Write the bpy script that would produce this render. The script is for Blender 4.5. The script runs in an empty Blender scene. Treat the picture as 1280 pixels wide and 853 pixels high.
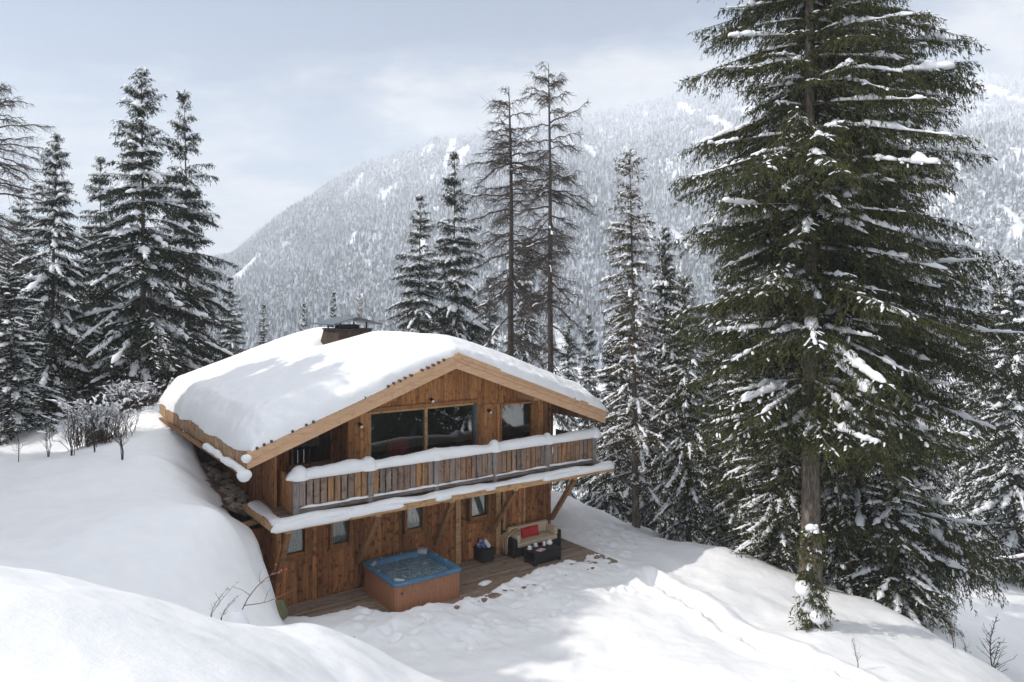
import bpy, math, random
import numpy as np
from mathutils import Vector

# ------------------------------------------------------------------ camera, sky, sun, exposure
S = bpy.context.scene
COL = S.collection
FPX, HOR = 890.0, 385.0                     # focal length and horizon, in pixels of a 1280 px wide picture
cam_d = bpy.data.cameras.new('camera')
cam = bpy.data.objects.new('camera', cam_d)
COL.objects.link(cam)
cam.location = (0, 0, 0)
cam.rotation_euler = (math.pi / 2, 0, 0)
cam_d.sensor_width = 36
cam_d.lens = FPX / 1280 * 36
cam_d.shift_y = -(426.5 - HOR) / 1280
cam_d.clip_start = 0.1
cam_d.clip_end = 8000
S.camera = cam

SUN_TO = Vector((-1.10, -0.26, 1.0)).normalized()
SUN_EL = math.asin(SUN_TO.z)
SUN_ROT = math.atan2(SUN_TO.x, SUN_TO.y) % (2 * math.pi)
sun_d = bpy.data.lights.new('sun', 'SUN')
sun_d.energy = 3.8
sun_d.angle = math.radians(0.5)
sun_d.color = (1.0, 0.955, 0.89)
sun = bpy.data.objects.new('sun', sun_d)
sun.rotation_euler = (-SUN_TO).to_track_quat('-Z', 'Y').to_euler()
sun.location = (-60, -20, 60)
COL.objects.link(sun)

S.view_settings.view_transform = 'Standard'
S.view_settings.look = 'None'
S.view_settings.exposure = 0.13
S.view_settings.gamma = 1
S.view_settings.use_curve_mapping = False
S.render.engine = 'CYCLES'
S.cycles.max_bounces = 12
S.cycles.diffuse_bounces = 8
S.cycles.transparent_max_bounces = 8
S.cycles.volume_bounces = 1
S.cycles.use_denoising = True

SKY_STRENGTH, CLOUD_STRENGTH = 0.11, 0.84
world = bpy.data.worlds.new('World')
S.world = world
world.use_nodes = True
nt = world.node_tree
nt.nodes.clear()


def N(t, kind, **kw):
    n = t.nodes.new(kind)
    for k, v in kw.items():
        if k.startswith('i_'):
            key = k[2:]
            key = int(key) if key.isdigit() else key.replace('_', ' ')
            n.inputs[key].default_value = v
        else:
            setattr(n, k, v)
    return n


def mth(t, op, a, b=None, c=None, clamp=False):
    n = t.nodes.new('ShaderNodeMath')
    n.operation = op
    n.use_clamp = clamp
    for i, x in enumerate((a, b, c)):
        if x is None:
            continue
        if isinstance(x, (int, float)):
            n.inputs[i].default_value = x
        else:
            t.links.new(x, n.inputs[i])
    return n.outputs[0]


def ramp(t, fac, stops, interp='LINEAR'):
    n = t.nodes.new('ShaderNodeValToRGB')
    n.color_ramp.interpolation = interp
    e = n.color_ramp.elements
    while len(e) < len(stops):
        e.new(0.5)
    for el, (p, c) in zip(e, stops):
        el.position = p
        el.color = (c[0], c[1], c[2], 1) if not isinstance(c, (int, float)) else (c, c, c, 1)
    t.links.new(fac, n.inputs[0])
    return n.outputs[0]


def build_world():
    t = nt
    out = N(t, 'ShaderNodeOutputWorld')
    sky = N(t, 'ShaderNodeTexSky', sky_type='NISHITA', sun_disc=False, sun_elevation=SUN_EL, sun_rotation=SUN_ROT,
            altitude=1100, air_density=1.0, dust_density=1.0, ozone_density=1.0)
    b1 = N(t, 'ShaderNodeBackground', i_Strength=SKY_STRENGTH)
    t.links.new(sky.outputs[0], b1.inputs[0])
    tc = N(t, 'ShaderNodeTexCoord')
    sep = N(t, 'ShaderNodeSeparateXYZ')
    t.links.new(tc.outputs['Generated'], sep.inputs[0])
    X, Y, Z = sep.outputs
    zz = mth(t, 'ADD', mth(t, 'ABSOLUTE', Z), 0.22)
    comb = N(t, 'ShaderNodeCombineXYZ')
    t.links.new(mth(t, 'DIVIDE', X, zz), comb.inputs[0])
    t.links.new(mth(t, 'DIVIDE', Y, zz), comb.inputs[1])
    mp = N(t, 'ShaderNodeMapping')
    mp.inputs['Location'].default_value = (3.1, 1.7, 0)
    mp.inputs['Scale'].default_value = (1.0, 1.35, 1)
    t.links.new(comb.outputs[0], mp.inputs[0])
    n1 = N(t, 'ShaderNodeTexNoise', i_Scale=1.15, i_Detail=9, i_Roughness=0.58, i_Distortion=0.35)
    t.links.new(mp.outputs[0], n1.inputs['Vector'])
    n2 = N(t, 'ShaderNodeTexNoise', i_Scale=3.4, i_Detail=6, i_Roughness=0.6)
    t.links.new(mp.outputs[0], n2.inputs['Vector'])
    s = mth(t, 'ADD', mth(t, 'MULTIPLY', mth(t, 'SUBTRACT', n1.outputs[0], 0.5), 3.3), mth(t, 'MULTIPLY', mth(t, 'SUBTRACT', n2.outputs[0], 0.5), 0.85))
    # thicker cloud towards the horizon, a bank of it over the mountain, thinner high on the left

    def blob(cx, wx, cz, wz, amp):
        dx = mth(t, 'DIVIDE', mth(t, 'SUBTRACT', X, cx), wx)
        dz = mth(t, 'DIVIDE', mth(t, 'SUBTRACT', Z, cz), wz)
        r = mth(t, 'ADD', mth(t, 'MULTIPLY', dx, dx), mth(t, 'MULTIPLY', dz, dz))
        return mth(t, 'MULTIPLY', mth(t, 'EXPONENT', mth(t, 'MULTIPLY', r, -1.0)), amp)
    el = mth(t, 'MULTIPLY', mth(t, 'SUBTRACT', 0.36, Z), 2.4)
    s = mth(t, 'ADD', mth(t, 'ADD', s, el), 0.22)
    s = mth(t, 'ADD', s, blob(0.15, 0.28, 0.25, 0.10, 1.05))
    s = mth(t, 'ADD', s, blob(0.62, 0.30, 0.34, 0.16, 0.45))
    s = mth(t, 'ADD', s, blob(-0.36, 0.62, 0.44, 0.15, -1.0))
    cov = ramp(t, s, [(0.22, 0.0), (0.50, 0.25), (0.84, 0.86), (1.0, 0.97)])
    shade = ramp(t, n2.outputs[0], [(0.3, (0.80, 0.83, 0.88)), (0.66, (1.06, 1.04, 1.02))])
    b2 = N(t, 'ShaderNodeBackground', i_Strength=CLOUD_STRENGTH)
    t.links.new(shade, b2.inputs[0])
    # unseen cloud overhead, added brighter than the cloud low down as fill light
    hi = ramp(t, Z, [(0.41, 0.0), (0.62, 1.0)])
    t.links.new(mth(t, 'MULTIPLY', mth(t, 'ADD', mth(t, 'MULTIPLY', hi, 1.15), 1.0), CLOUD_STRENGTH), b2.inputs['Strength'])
    mix = N(t, 'ShaderNodeMixShader')
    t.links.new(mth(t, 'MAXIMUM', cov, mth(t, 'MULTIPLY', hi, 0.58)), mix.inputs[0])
    t.links.new(b1.outputs[0], mix.inputs[1])
    t.links.new(b2.outputs[0], mix.inputs[2])
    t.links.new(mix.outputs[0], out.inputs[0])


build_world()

# ------------------------------------------------------------------ frames of reference
TH = math.atan2(1220, FPX)
U = np.array([math.sin(TH), math.cos(TH)])          # along the chalet's front
V = np.array([-U[1], U[0]])                          # towards the chalet's back
O = np.array([-6.18, 20.3])                          # front left corner post of the balcony
ZD = -8.9                                            # the terrace
ROT = math.atan2(U[1], U[0])


def wp(u, v, h=0.0):
    p = O + u * U + v * V
    return (p[0], p[1], ZD + h)


def at(px, py, D):
    return ((px - 640) / FPX * D, D, (HOR - py) / FPX * D)


# ------------------------------------------------------------------ numpy noise
def vnoise(x, y, seed=0):
    x = np.asarray(x, float); y = np.asarray(y, float)
    xi = np.floor(x).astype(np.int64); yi = np.floor(y).astype(np.int64)
    xf = x - xi; yf = y - yi
    a = xf * xf * (3 - 2 * xf); b = yf * yf * (3 - 2 * yf)

    def h(i, j):
        n = (i * 374761393 + j * 668265263 + seed * 974634217) & 0x7fffffff
        n = ((n ^ (n >> 13)) * 1274126177) & 0x7fffffff
        n = n ^ (n >> 16)
        return (n & 0xffff) / 65535.0
    return (h(xi, yi) * (1 - a) + h(xi + 1, yi) * a) * (1 - b) + (h(xi, yi + 1) * (1 - a) + h(xi + 1, yi + 1) * a) * b - 0.5


def fbm(x, y, seed=0, oct=4, gain=0.5):
    s = 0; amp = 1; f = 1
    for o in range(oct):
        s = s + amp * vnoise(np.asarray(x) * f + 17.3 * o, np.asarray(y) * f + 5.1 * o, seed + o)
        amp *= gain; f *= 2.03
    return s


def sst(e0, e1, x):
    t = np.clip((x - e0) / (e1 - e0), 0, 1)
    return t * t * (3 - 2 * t)


# ------------------------------------------------------------------ materials
MATS = {}


def newmat(name):
    m = bpy.data.materials.new(name)
    m.use_nodes = True
    t = m.node_tree
    t.nodes.clear()
    out = N(t, 'ShaderNodeOutputMaterial')
    p = N(t, 'ShaderNodeBsdfPrincipled')
    t.links.new(p.outputs[0], out.inputs[0])
    MATS[name] = m
    return m, t, p, out


def bump(t, p, fac, strength, dist):
    b = N(t, 'ShaderNodeBump', i_Strength=strength, i_Distance=dist)
    t.links.new(fac, b.inputs['Height'])
    t.links.new(b.outputs[0], p.inputs['Normal'])


def plain(name, col, rough=0.6, metal=0.0, var=0.12, scale=8, emit=None, spec=None):
    m, t, p, o = newmat(name)
    tc = N(t, 'ShaderNodeTexCoord')
    n = N(t, 'ShaderNodeTexNoise', i_Scale=scale, i_Detail=5)
    t.links.new(tc.outputs['Object'], n.inputs['Vector'])
    c = ramp(t, n.outputs[0], [(0.3, tuple(x * (1 - var) for x in col)), (0.7, tuple(min(1, x * (1 + var)) for x in col))])
    t.links.new(c, p.inputs['Base Color'])
    p.inputs['Roughness'].default_value = rough
    p.inputs['Metallic'].default_value = metal
    if spec is not None:
        p.inputs['Specular IOR Level'].default_value = spec
    if emit:
        p.inputs['Emission Color'].default_value = (*emit[0], 1)
        p.inputs['Emission Strength'].default_value = emit[1]
    bump(t, p, n.outputs[0], 0.15, 0.01)
    return m


def wood(name, cols, grain='z', rough=0.75, knot=0.5, dark=0.45):
    """boards: every board is an island with a tone of its own, grain along one axis"""
    m, t, p, o = newmat(name)
    tc = N(t, 'ShaderNodeTexCoord')
    g = N(t, 'ShaderNodeNewGeometry')
    mp = N(t, 'ShaderNodeMapping')
    sc = {'z': (14, 14, 0.9), 'x': (0.9, 14, 14), 'y': (14, 0.9, 14)}[grain]
    mp.inputs['Scale'].default_value = sc
    off = N(t, 'ShaderNodeVectorMath', operation='SCALE')
    cb = N(t, 'ShaderNodeCombineXYZ')
    for i in range(3):
        t.links.new(g.outputs['Random Per Island'], cb.inputs[i])
    t.links.new(cb.outputs[0], off.inputs[0])
    off.inputs['Scale'].default_value = 13.0
    add = N(t, 'ShaderNodeVectorMath', operation='ADD')
    t.links.new(tc.outputs['Object'], add.inputs[0])
    t.links.new(off.outputs[0], add.inputs[1])
    t.links.new(add.outputs[0], mp.inputs[0])
    n = N(t, 'ShaderNodeTexNoise', i_Scale=1.6, i_Detail=6, i_Roughness=0.65, i_Distortion=0.4)
    t.links.new(mp.outputs[0], n.inputs['Vector'])
    st = [(i / max(1, len(cols) - 1), c) for i, c in enumerate(cols)]
    base = ramp(t, g.outputs['Random Per Island'], st)
    gr = ramp(t, n.outputs[0], [(0.3, dark), (0.62, 1.12)])
    mul = N(t, 'ShaderNodeMix', data_type='RGBA', blend_type='MULTIPLY')
    mul.inputs[0].default_value = 1
    t.links.new(base, mul.inputs[6])
    t.links.new(gr, mul.inputs[7])
    # knots and blotches
    n2 = N(t, 'ShaderNodeTexNoise', i_Scale=5.5, i_Detail=3)
    t.links.new(add.outputs[0], n2.inputs['Vector'])
    k = ramp(t, n2.outputs[0], [(0.34, 1 - knot), (0.46, 1.0)])
    mul2 = N(t, 'ShaderNodeMix', data_type='RGBA', blend_type='MULTIPLY')
    mul2.inputs[0].default_value = 1
    t.links.new(mul.outputs[2], mul2.inputs[6])
    t.links.new(k, mul2.inputs[7])
    t.links.new(mul2.outputs[2], p.inputs['Base Color'])
    p.inputs['Roughness'].default_value = rough
    p.inputs['Specular IOR Level'].default_value = 0.25
    bump(t, p, n.outputs[0], 0.5, 0.01)
    return m


def make_materials():
    # snow
    m, t, p, o = newmat('snow')
    tc = N(t, 'ShaderNodeTexCoord')
    n = N(t, 'ShaderNodeTexNoise', i_Scale=2.2, i_Detail=8, i_Roughness=0.62)
    t.links.new(tc.outputs['Object'], n.inputs['Vector'])
    n3 = N(t, 'ShaderNodeTexNoise', i_Scale=70, i_Detail=3)
    t.links.new(tc.outputs['Object'], n3.inputs['Vector'])
    n4 = N(t, 'ShaderNodeTexNoise', i_Scale=9, i_Detail=4, i_Roughness=0.6)
    t.links.new(tc.outputs['Object'], n4.inputs['Vector'])
    h = mth(t, 'ADD', mth(t, 'ADD', n.outputs[0], mth(t, 'MULTIPLY', n3.outputs[0], 0.2)), mth(t, 'MULTIPLY', n4.outputs[0], 0.3))
    c = ramp(t, n.outputs[0], [(0.3, (0.86, 0.87, 0.885)), (0.7, (0.915, 0.915, 0.915))])
    t.links.new(c, p.inputs['Base Color'])
    p.inputs['Roughness'].default_value = 0.7
    p.inputs['Specular IOR Level'].default_value = 0.2
    bump(t, p, h, 0.32, 0.06)
    # snow on branches
    m, t, p, o = newmat('branch_snow')
    p.inputs['Base Color'].default_value = (0.86, 0.87, 0.89, 1)
    p.inputs['Roughness'].default_value = 0.75
    p.inputs['Specular IOR Level'].default_value = 0.1
    # needles
    for name, c0, c1, c2 in (('spruce_needles', (0.008, 0.016, 0.011), (0.020, 0.031, 0.015), (0.05, 0.052, 0.02)),
                             ('olive_needles', (0.014, 0.022, 0.010), (0.047, 0.055, 0.016), (0.12, 0.112, 0.030)),
                             ('brownish_needles', (0.03, 0.035, 0.02), (0.07, 0.06, 0.03), (0.15, 0.095, 0.05))):
        m, t, p, o = newmat(name)
        g = N(t, 'ShaderNodeNewGeometry')
        oi = N(t, 'ShaderNodeObjectInfo')
        tc = N(t, 'ShaderNodeTexCoord')
        nn = N(t, 'ShaderNodeTexNoise', i_Scale=0.9, i_Detail=3)
        t.links.new(tc.outputs['Object'], nn.inputs['Vector'])
        f = mth(t, 'ADD', mth(t, 'MULTIPLY', g.outputs['Random Per Island'], 0.5), mth(t, 'MULTIPLY', nn.outputs[0], 0.6))
        f = mth(t, 'ADD', f, mth(t, 'MULTIPLY', mth(t, 'SUBTRACT', oi.outputs['Random'], 0.5), 0.15))
        c = ramp(t, f, [(0.2, c0), (0.5, c1), (0.85, c2)])
        t.links.new(c, p.inputs['Base Color'])
        p.inputs['Roughness'].default_value = 0.6
        p.inputs['Specular IOR Level'].default_value = 0.25
        tr = N(t, 'ShaderNodeBsdfTranslucent')
        t.links.new(c, tr.inputs[0])
        mx = N(t, 'ShaderNodeMixShader')
        mx.inputs[0].default_value = 0.25
        t.links.new(p.outputs[0], mx.inputs[1])
        t.links.new(tr.outputs[0], mx.inputs[2])
        t.links.new(mx.outputs[0], o.inputs[0])
    m, t, p, o = newmat('bark')
    tc = N(t, 'ShaderNodeTexCoord')
    mp = N(t, 'ShaderNodeMapping')
    mp.inputs['Scale'].default_value = (9, 9, 1.8)
    t.links.new(tc.outputs['Object'], mp.inputs[0])
    n = N(t, 'ShaderNodeTexNoise', i_Scale=1.6, i_Detail=7, i_Roughness=0.7)
    t.links.new(mp.outputs[0], n.inputs['Vector'])
    c = ramp(t, n.outputs[0], [(0.36, (0.045, 0.035, 0.028)), (0.52, (0.15, 0.12, 0.095)), (0.68, (0.30, 0.26, 0.21))])
    t.links.new(c, p.inputs['Base Color'])
    p.inputs['Roughness'].default_value = 0.95
    bump(t, p, n.outputs[0], 0.9, 0.05)
    plain('larch_bark', (0.07, 0.055, 0.045), 0.9, var=0.4, scale=9)
    plain('twig_bark', (0.06, 0.04, 0.032), 0.85, var=0.3, scale=9)
    plain('red_twig', (0.16, 0.085, 0.055), 0.8, var=0.3)
    plain('berry', (0.5, 0.09, 0.05), 0.5)
    # frosted forest on the mountain
    m, t, p, o = newmat('frosted_forest')
    g = N(t, 'ShaderNodeNewGeometry')
    tc = N(t, 'ShaderNodeTexCoord')
    nn = N(t, 'ShaderNodeTexNoise', i_Scale=0.009, i_Detail=5)
    t.links.new(tc.outputs['Object'], nn.inputs['Vector'])
    sz = N(t, 'ShaderNodeSeparateXYZ')
    t.links.new(tc.outputs['Object'], sz.inputs[0])
    f = mth(t, 'ADD', mth(t, 'MULTIPLY', g.outputs['Random Per Island'], 0.62), mth(t, 'MULTIPLY', nn.outputs[0], 0.5))
    f = mth(t, 'ADD', f, mth(t, 'MULTIPLY', mth(t, 'POWER', mth(t, 'MULTIPLY', mth(t, 'MAXIMUM', sz.outputs[2], 0.0), 0.0023), 2.0), 0.34))  # frostier with height, also painted paler to fade the crest into cloud
    c = ramp(t, f, [(0.28, (0.035, 0.045, 0.05)), (0.52, (0.19, 0.21, 0.23)), (0.92, (0.68, 0.70, 0.74))])
    t.links.new(c, p.inputs['Base Color'])
    p.inputs['Roughness'].default_value = 0.9
    p.inputs['Specular IOR Level'].default_value = 0.1
    # mountain ground: snow with some rock
    m, t, p, o = newmat('mountain_snow')
    tc = N(t, 'ShaderNodeTexCoord')
    nn = N(t, 'ShaderNodeTexNoise', i_Scale=0.02, i_Detail=8, i_Roughness=0.65)
    t.links.new(tc.outputs['Object'], nn.inputs['Vector'])
    c = ramp(t, nn.outputs[0], [(0.36, (0.25, 0.25, 0.25)), (0.44, (0.84, 0.85, 0.87))])
    t.links.new(c, p.inputs['Base Color'])
    p.inputs['Roughness'].default_value = 0.8
    # woods of the chalet
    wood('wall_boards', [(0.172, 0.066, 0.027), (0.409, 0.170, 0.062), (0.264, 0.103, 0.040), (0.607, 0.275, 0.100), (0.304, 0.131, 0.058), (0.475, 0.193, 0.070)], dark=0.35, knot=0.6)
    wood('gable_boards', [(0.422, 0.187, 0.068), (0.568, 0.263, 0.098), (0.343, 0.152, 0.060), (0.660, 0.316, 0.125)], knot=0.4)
    wood('rail_boards', [(0.27, 0.21, 0.18), (0.42, 0.22, 0.095), (0.21, 0.165, 0.145), (0.38, 0.30, 0.25), (0.32, 0.17, 0.085), (0.31, 0.245, 0.21)], knot=0.35)
    wood('grey_beam', [(0.24, 0.205, 0.19), (0.33, 0.29, 0.265)], knot=0.3)
    wood('rail_beam', [(0.20, 0.165, 0.15), (0.25, 0.21, 0.19)], grain='x', knot=0.3)
    wood('eave_boards', [(0.396, 0.257, 0.150), (0.554, 0.363, 0.210), (0.317, 0.199, 0.120), (0.502, 0.292, 0.150)], knot=0.5)
    wood('fascia_wood', [(0.56, 0.345, 0.20), (0.63, 0.40, 0.245)], grain='x', knot=0.12, dark=0.86)
    wood('beam_wood', [(0.449, 0.269, 0.130), (0.554, 0.339, 0.170)], grain='x', knot=0.35, dark=0.6)
    wood('brace_wood', [(0.264, 0.129, 0.060), (0.356, 0.187, 0.090)], knot=0.3)
    wood('frame_wood', [(0.251, 0.117, 0.045), (0.317, 0.146, 0.055)], knot=0.2)
    wood('deck_boards', [(0.27, 0.195, 0.145), (0.36, 0.27, 0.205), (0.21, 0.155, 0.12), (0.31, 0.22, 0.155)], grain='x', knot=0.3, dark=0.6)
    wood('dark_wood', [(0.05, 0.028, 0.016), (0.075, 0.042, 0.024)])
    wood('chimney_boards', [(0.085, 0.055, 0.038), (0.065, 0.045, 0.034), (0.11, 0.065, 0.04)], grain='z', knot=0.5)
    plain('slate', (0.06, 0.062, 0.068), 0.6, var=0.3)
    plain('sheet_metal', (0.13, 0.15, 0.165), 0.45, metal=0.6, var=0.15)
    plain('dark_metal', (0.03, 0.032, 0.035), 0.5, metal=0.4)
    plain('rubble', (0.17, 0.14, 0.11), 0.95, var=0.6, scale=6)
    plain('stone', (0.33, 0.28, 0.22), 0.9, var=0.4, scale=7)
    plain('tub_cabinet', (0.31, 0.135, 0.068), 0.55, var=0.1)
    plain('tub_shell', (0.06, 0.165, 0.275), 0.35, var=0.25, scale=5)
    plain('grey_plastic', (0.42, 0.44, 0.46), 0.5)
    plain('black_plastic', (0.02, 0.02, 0.022), 0.4)
    plain('beige_cushion', (0.56, 0.45, 0.31), 0.85, var=0.06)
    plain('red_fabric', (0.50, 0.022, 0.028), 0.8, var=0.15)
    plain('china', (0.85, 0.85, 0.84), 0.25, var=0.02)
    plain('white_towel', (0.82, 0.82, 0.83), 0.95, var=0.04)
    plain('lamp_white', (0.75, 0.74, 0.7), 0.4, var=0.03)
    plain('bulb', (1, 0.8, 0.5), 0.4, emit=((1.0, 0.72, 0.38), 4.0))
    plain('curtain', (0.23, 0.25, 0.245), 0.9, var=0.15, scale=12)
    plain('earth', (0.15, 0.105, 0.075), 0.95, var=0.6, scale=5)
    plain('dead_leaf', (0.12, 0.12, 0.06), 0.8, var=0.3)
    # striped cloths
    for name, ca, cb_, sc, axis in (('striped_towel', (0.06, 0.1, 0.34), (0.8, 0.81, 0.84), 16, 0), ('blanket', (0.34, 0.18, 0.09), (0.62, 0.45, 0.3), 14, 1),
                                    ('magazine', (0.6, 0.12, 0.14), (0.75, 0.78, 0.82), 14, 0)):
        m, t, p, o = newmat(name)
        tc = N(t, 'ShaderNodeTexCoord')
        sp = N(t, 'ShaderNodeSeparateXYZ')
        t.links.new(tc.outputs['Object'], sp.inputs[0])
        s = mth(t, 'FRACT', mth(t, 'MULTIPLY', sp.outputs[axis], sc))
        c = ramp(t, s, [(0.45, ca), (0.5, cb_)])
        t.links.new(c, p.inputs['Base Color'])
        p.inputs['Roughness'].default_value = 0.9
    # wicker
    m, t, p, o = newmat('wicker')
    tc = N(t, 'ShaderNodeTexCoord')
    w = N(t, 'ShaderNodeTexWave', wave_type='BANDS', bands_direction='Z', i_Scale=14, i_Distortion=1.5)
    t.links.new(tc.outputs['Object'], w.inputs['Vector'])
    c = ramp(t, w.outputs[0], [(0.2, (0.008, 0.008, 0.009)), (0.8, (0.03, 0.028, 0.028))])
    t.links.new(c, p.inputs['Base Color'])
    p.inputs['Roughness'].default_value = 0.5
    bump(t, p, w.outputs[0], 0.5, 0.01)
    # window glass: part mirror, part clear
    m, t, p, o = newmat('glass')
    tr = N(t, 'ShaderNodeBsdfTransparent')
    tr.inputs[0].default_value = (0.8, 0.84, 0.82, 1)
    gl = N(t, 'ShaderNodeBsdfGlossy', i_Roughness=0.02)
    gl.inputs[0].default_value = (0.8, 0.85, 0.88, 1)
    mx = N(t, 'ShaderNodeMixShader')
    mx.inputs[0].default_value = 0.22
    t.links.new(tr.outputs[0], mx.inputs[1])
    t.links.new(gl.outputs[0], mx.inputs[2])
    t.links.new(mx.outputs[0], o.inputs[0])
    m, t, p, o = newmat('window_glass')
    tr = N(t, 'ShaderNodeBsdfTransparent')
    tr.inputs[0].default_value = (0.85, 0.88, 0.86, 1)
    gl = N(t, 'ShaderNodeBsdfGlossy', i_Roughness=0.03)
    mx = N(t, 'ShaderNodeMixShader')
    mx.inputs[0].default_value = 0.12
    t.links.new(tr.outputs[0], mx.inputs[1])
    t.links.new(gl.outputs[0], mx.inputs[2])
    t.links.new(mx.outputs[0], o.inputs[0])
    # tub water with foam
    m, t, p, o = newmat('tub_water')
    tc = N(t, 'ShaderNodeTexCoord')
    n = N(t, 'ShaderNodeTexNoise', i_Scale=5.5, i_Detail=7, i_Roughness=0.65, i_Distortion=1.6)
    t.links.new(tc.outputs['Object'], n.inputs['Vector'])
    c = ramp(t, n.outputs[0], [(0.36, (0.05, 0.125, 0.16)), (0.54, (0.17, 0.235, 0.275)), (0.68, (0.46, 0.49, 0.52))])
    t.links.new(c, p.inputs['Base Color'])
    p.inputs['Roughness'].default_value = 0.12
    bump(t, p, n.outputs[0], 0.7, 0.05)


make_materials()


# ------------------------------------------------------------------ mesh helpers
def mk(name, verts, faces, mat, parent=None, smooth=False, mat_idx=None, link=True):
    """verts (N,3); faces: list of int arrays (M,k); mat: material or list"""
    me = bpy.data.meshes.new(name)
    verts = np.asarray(verts, np.float32).reshape(-1, 3)
    faces = [np.asarray(f, np.int32) for f in faces if len(f)]
    me.vertices.add(len(verts))
    me.vertices.foreach_set('co', verts.ravel())
    nl = sum(f.size for f in faces); nf = sum(len(f) for f in faces)
    me.loops.add(nl)
    me.polygons.add(nf)
    me.loops.foreach_set('vertex_index', np.concatenate([f.ravel() for f in faces]))
    tot = np.concatenate([np.full(len(f), f.shape[1], np.int32) for f in faces])
    st = np.concatenate([[0], np.cumsum(tot)[:-1]]).astype(np.int32)
    me.polygons.foreach_set('loop_start', st)
    me.polygons.foreach_set('loop_total', tot)
    for m in (mat if isinstance(mat, (list, tuple)) else [mat]):
        me.materials.append(MATS[m])
    if mat_idx is not None:
        me.polygons.foreach_set('material_index', np.asarray(mat_idx, np.int32))
    me.polygons.foreach_set('use_smooth', np.full(nf, smooth, bool))
    me.update(calc_edges=True)
    me.validate()
    if not link:
        return me
    o = bpy.data.objects.new(name, me)
    COL.objects.link(o)
    if parent:
        o.parent = parent
    return o


def tag(o, label=None, cat=None, group=None, kind=None):
    if label: o['label'] = label
    if cat: o['category'] = cat
    if group: o['group'] = group
    if kind: o['kind'] = kind
    return o


def thing(name, label, cat, loc=(0, 0, 0), rz=0.0, group=None):
    o = bpy.data.objects.new(name, None)
    o.empty_display_size = 0.3
    COL.objects.link(o)
    o.location = loc
    o.rotation_euler = (0, 0, rz)
    return tag(o, label, cat, group)


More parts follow.
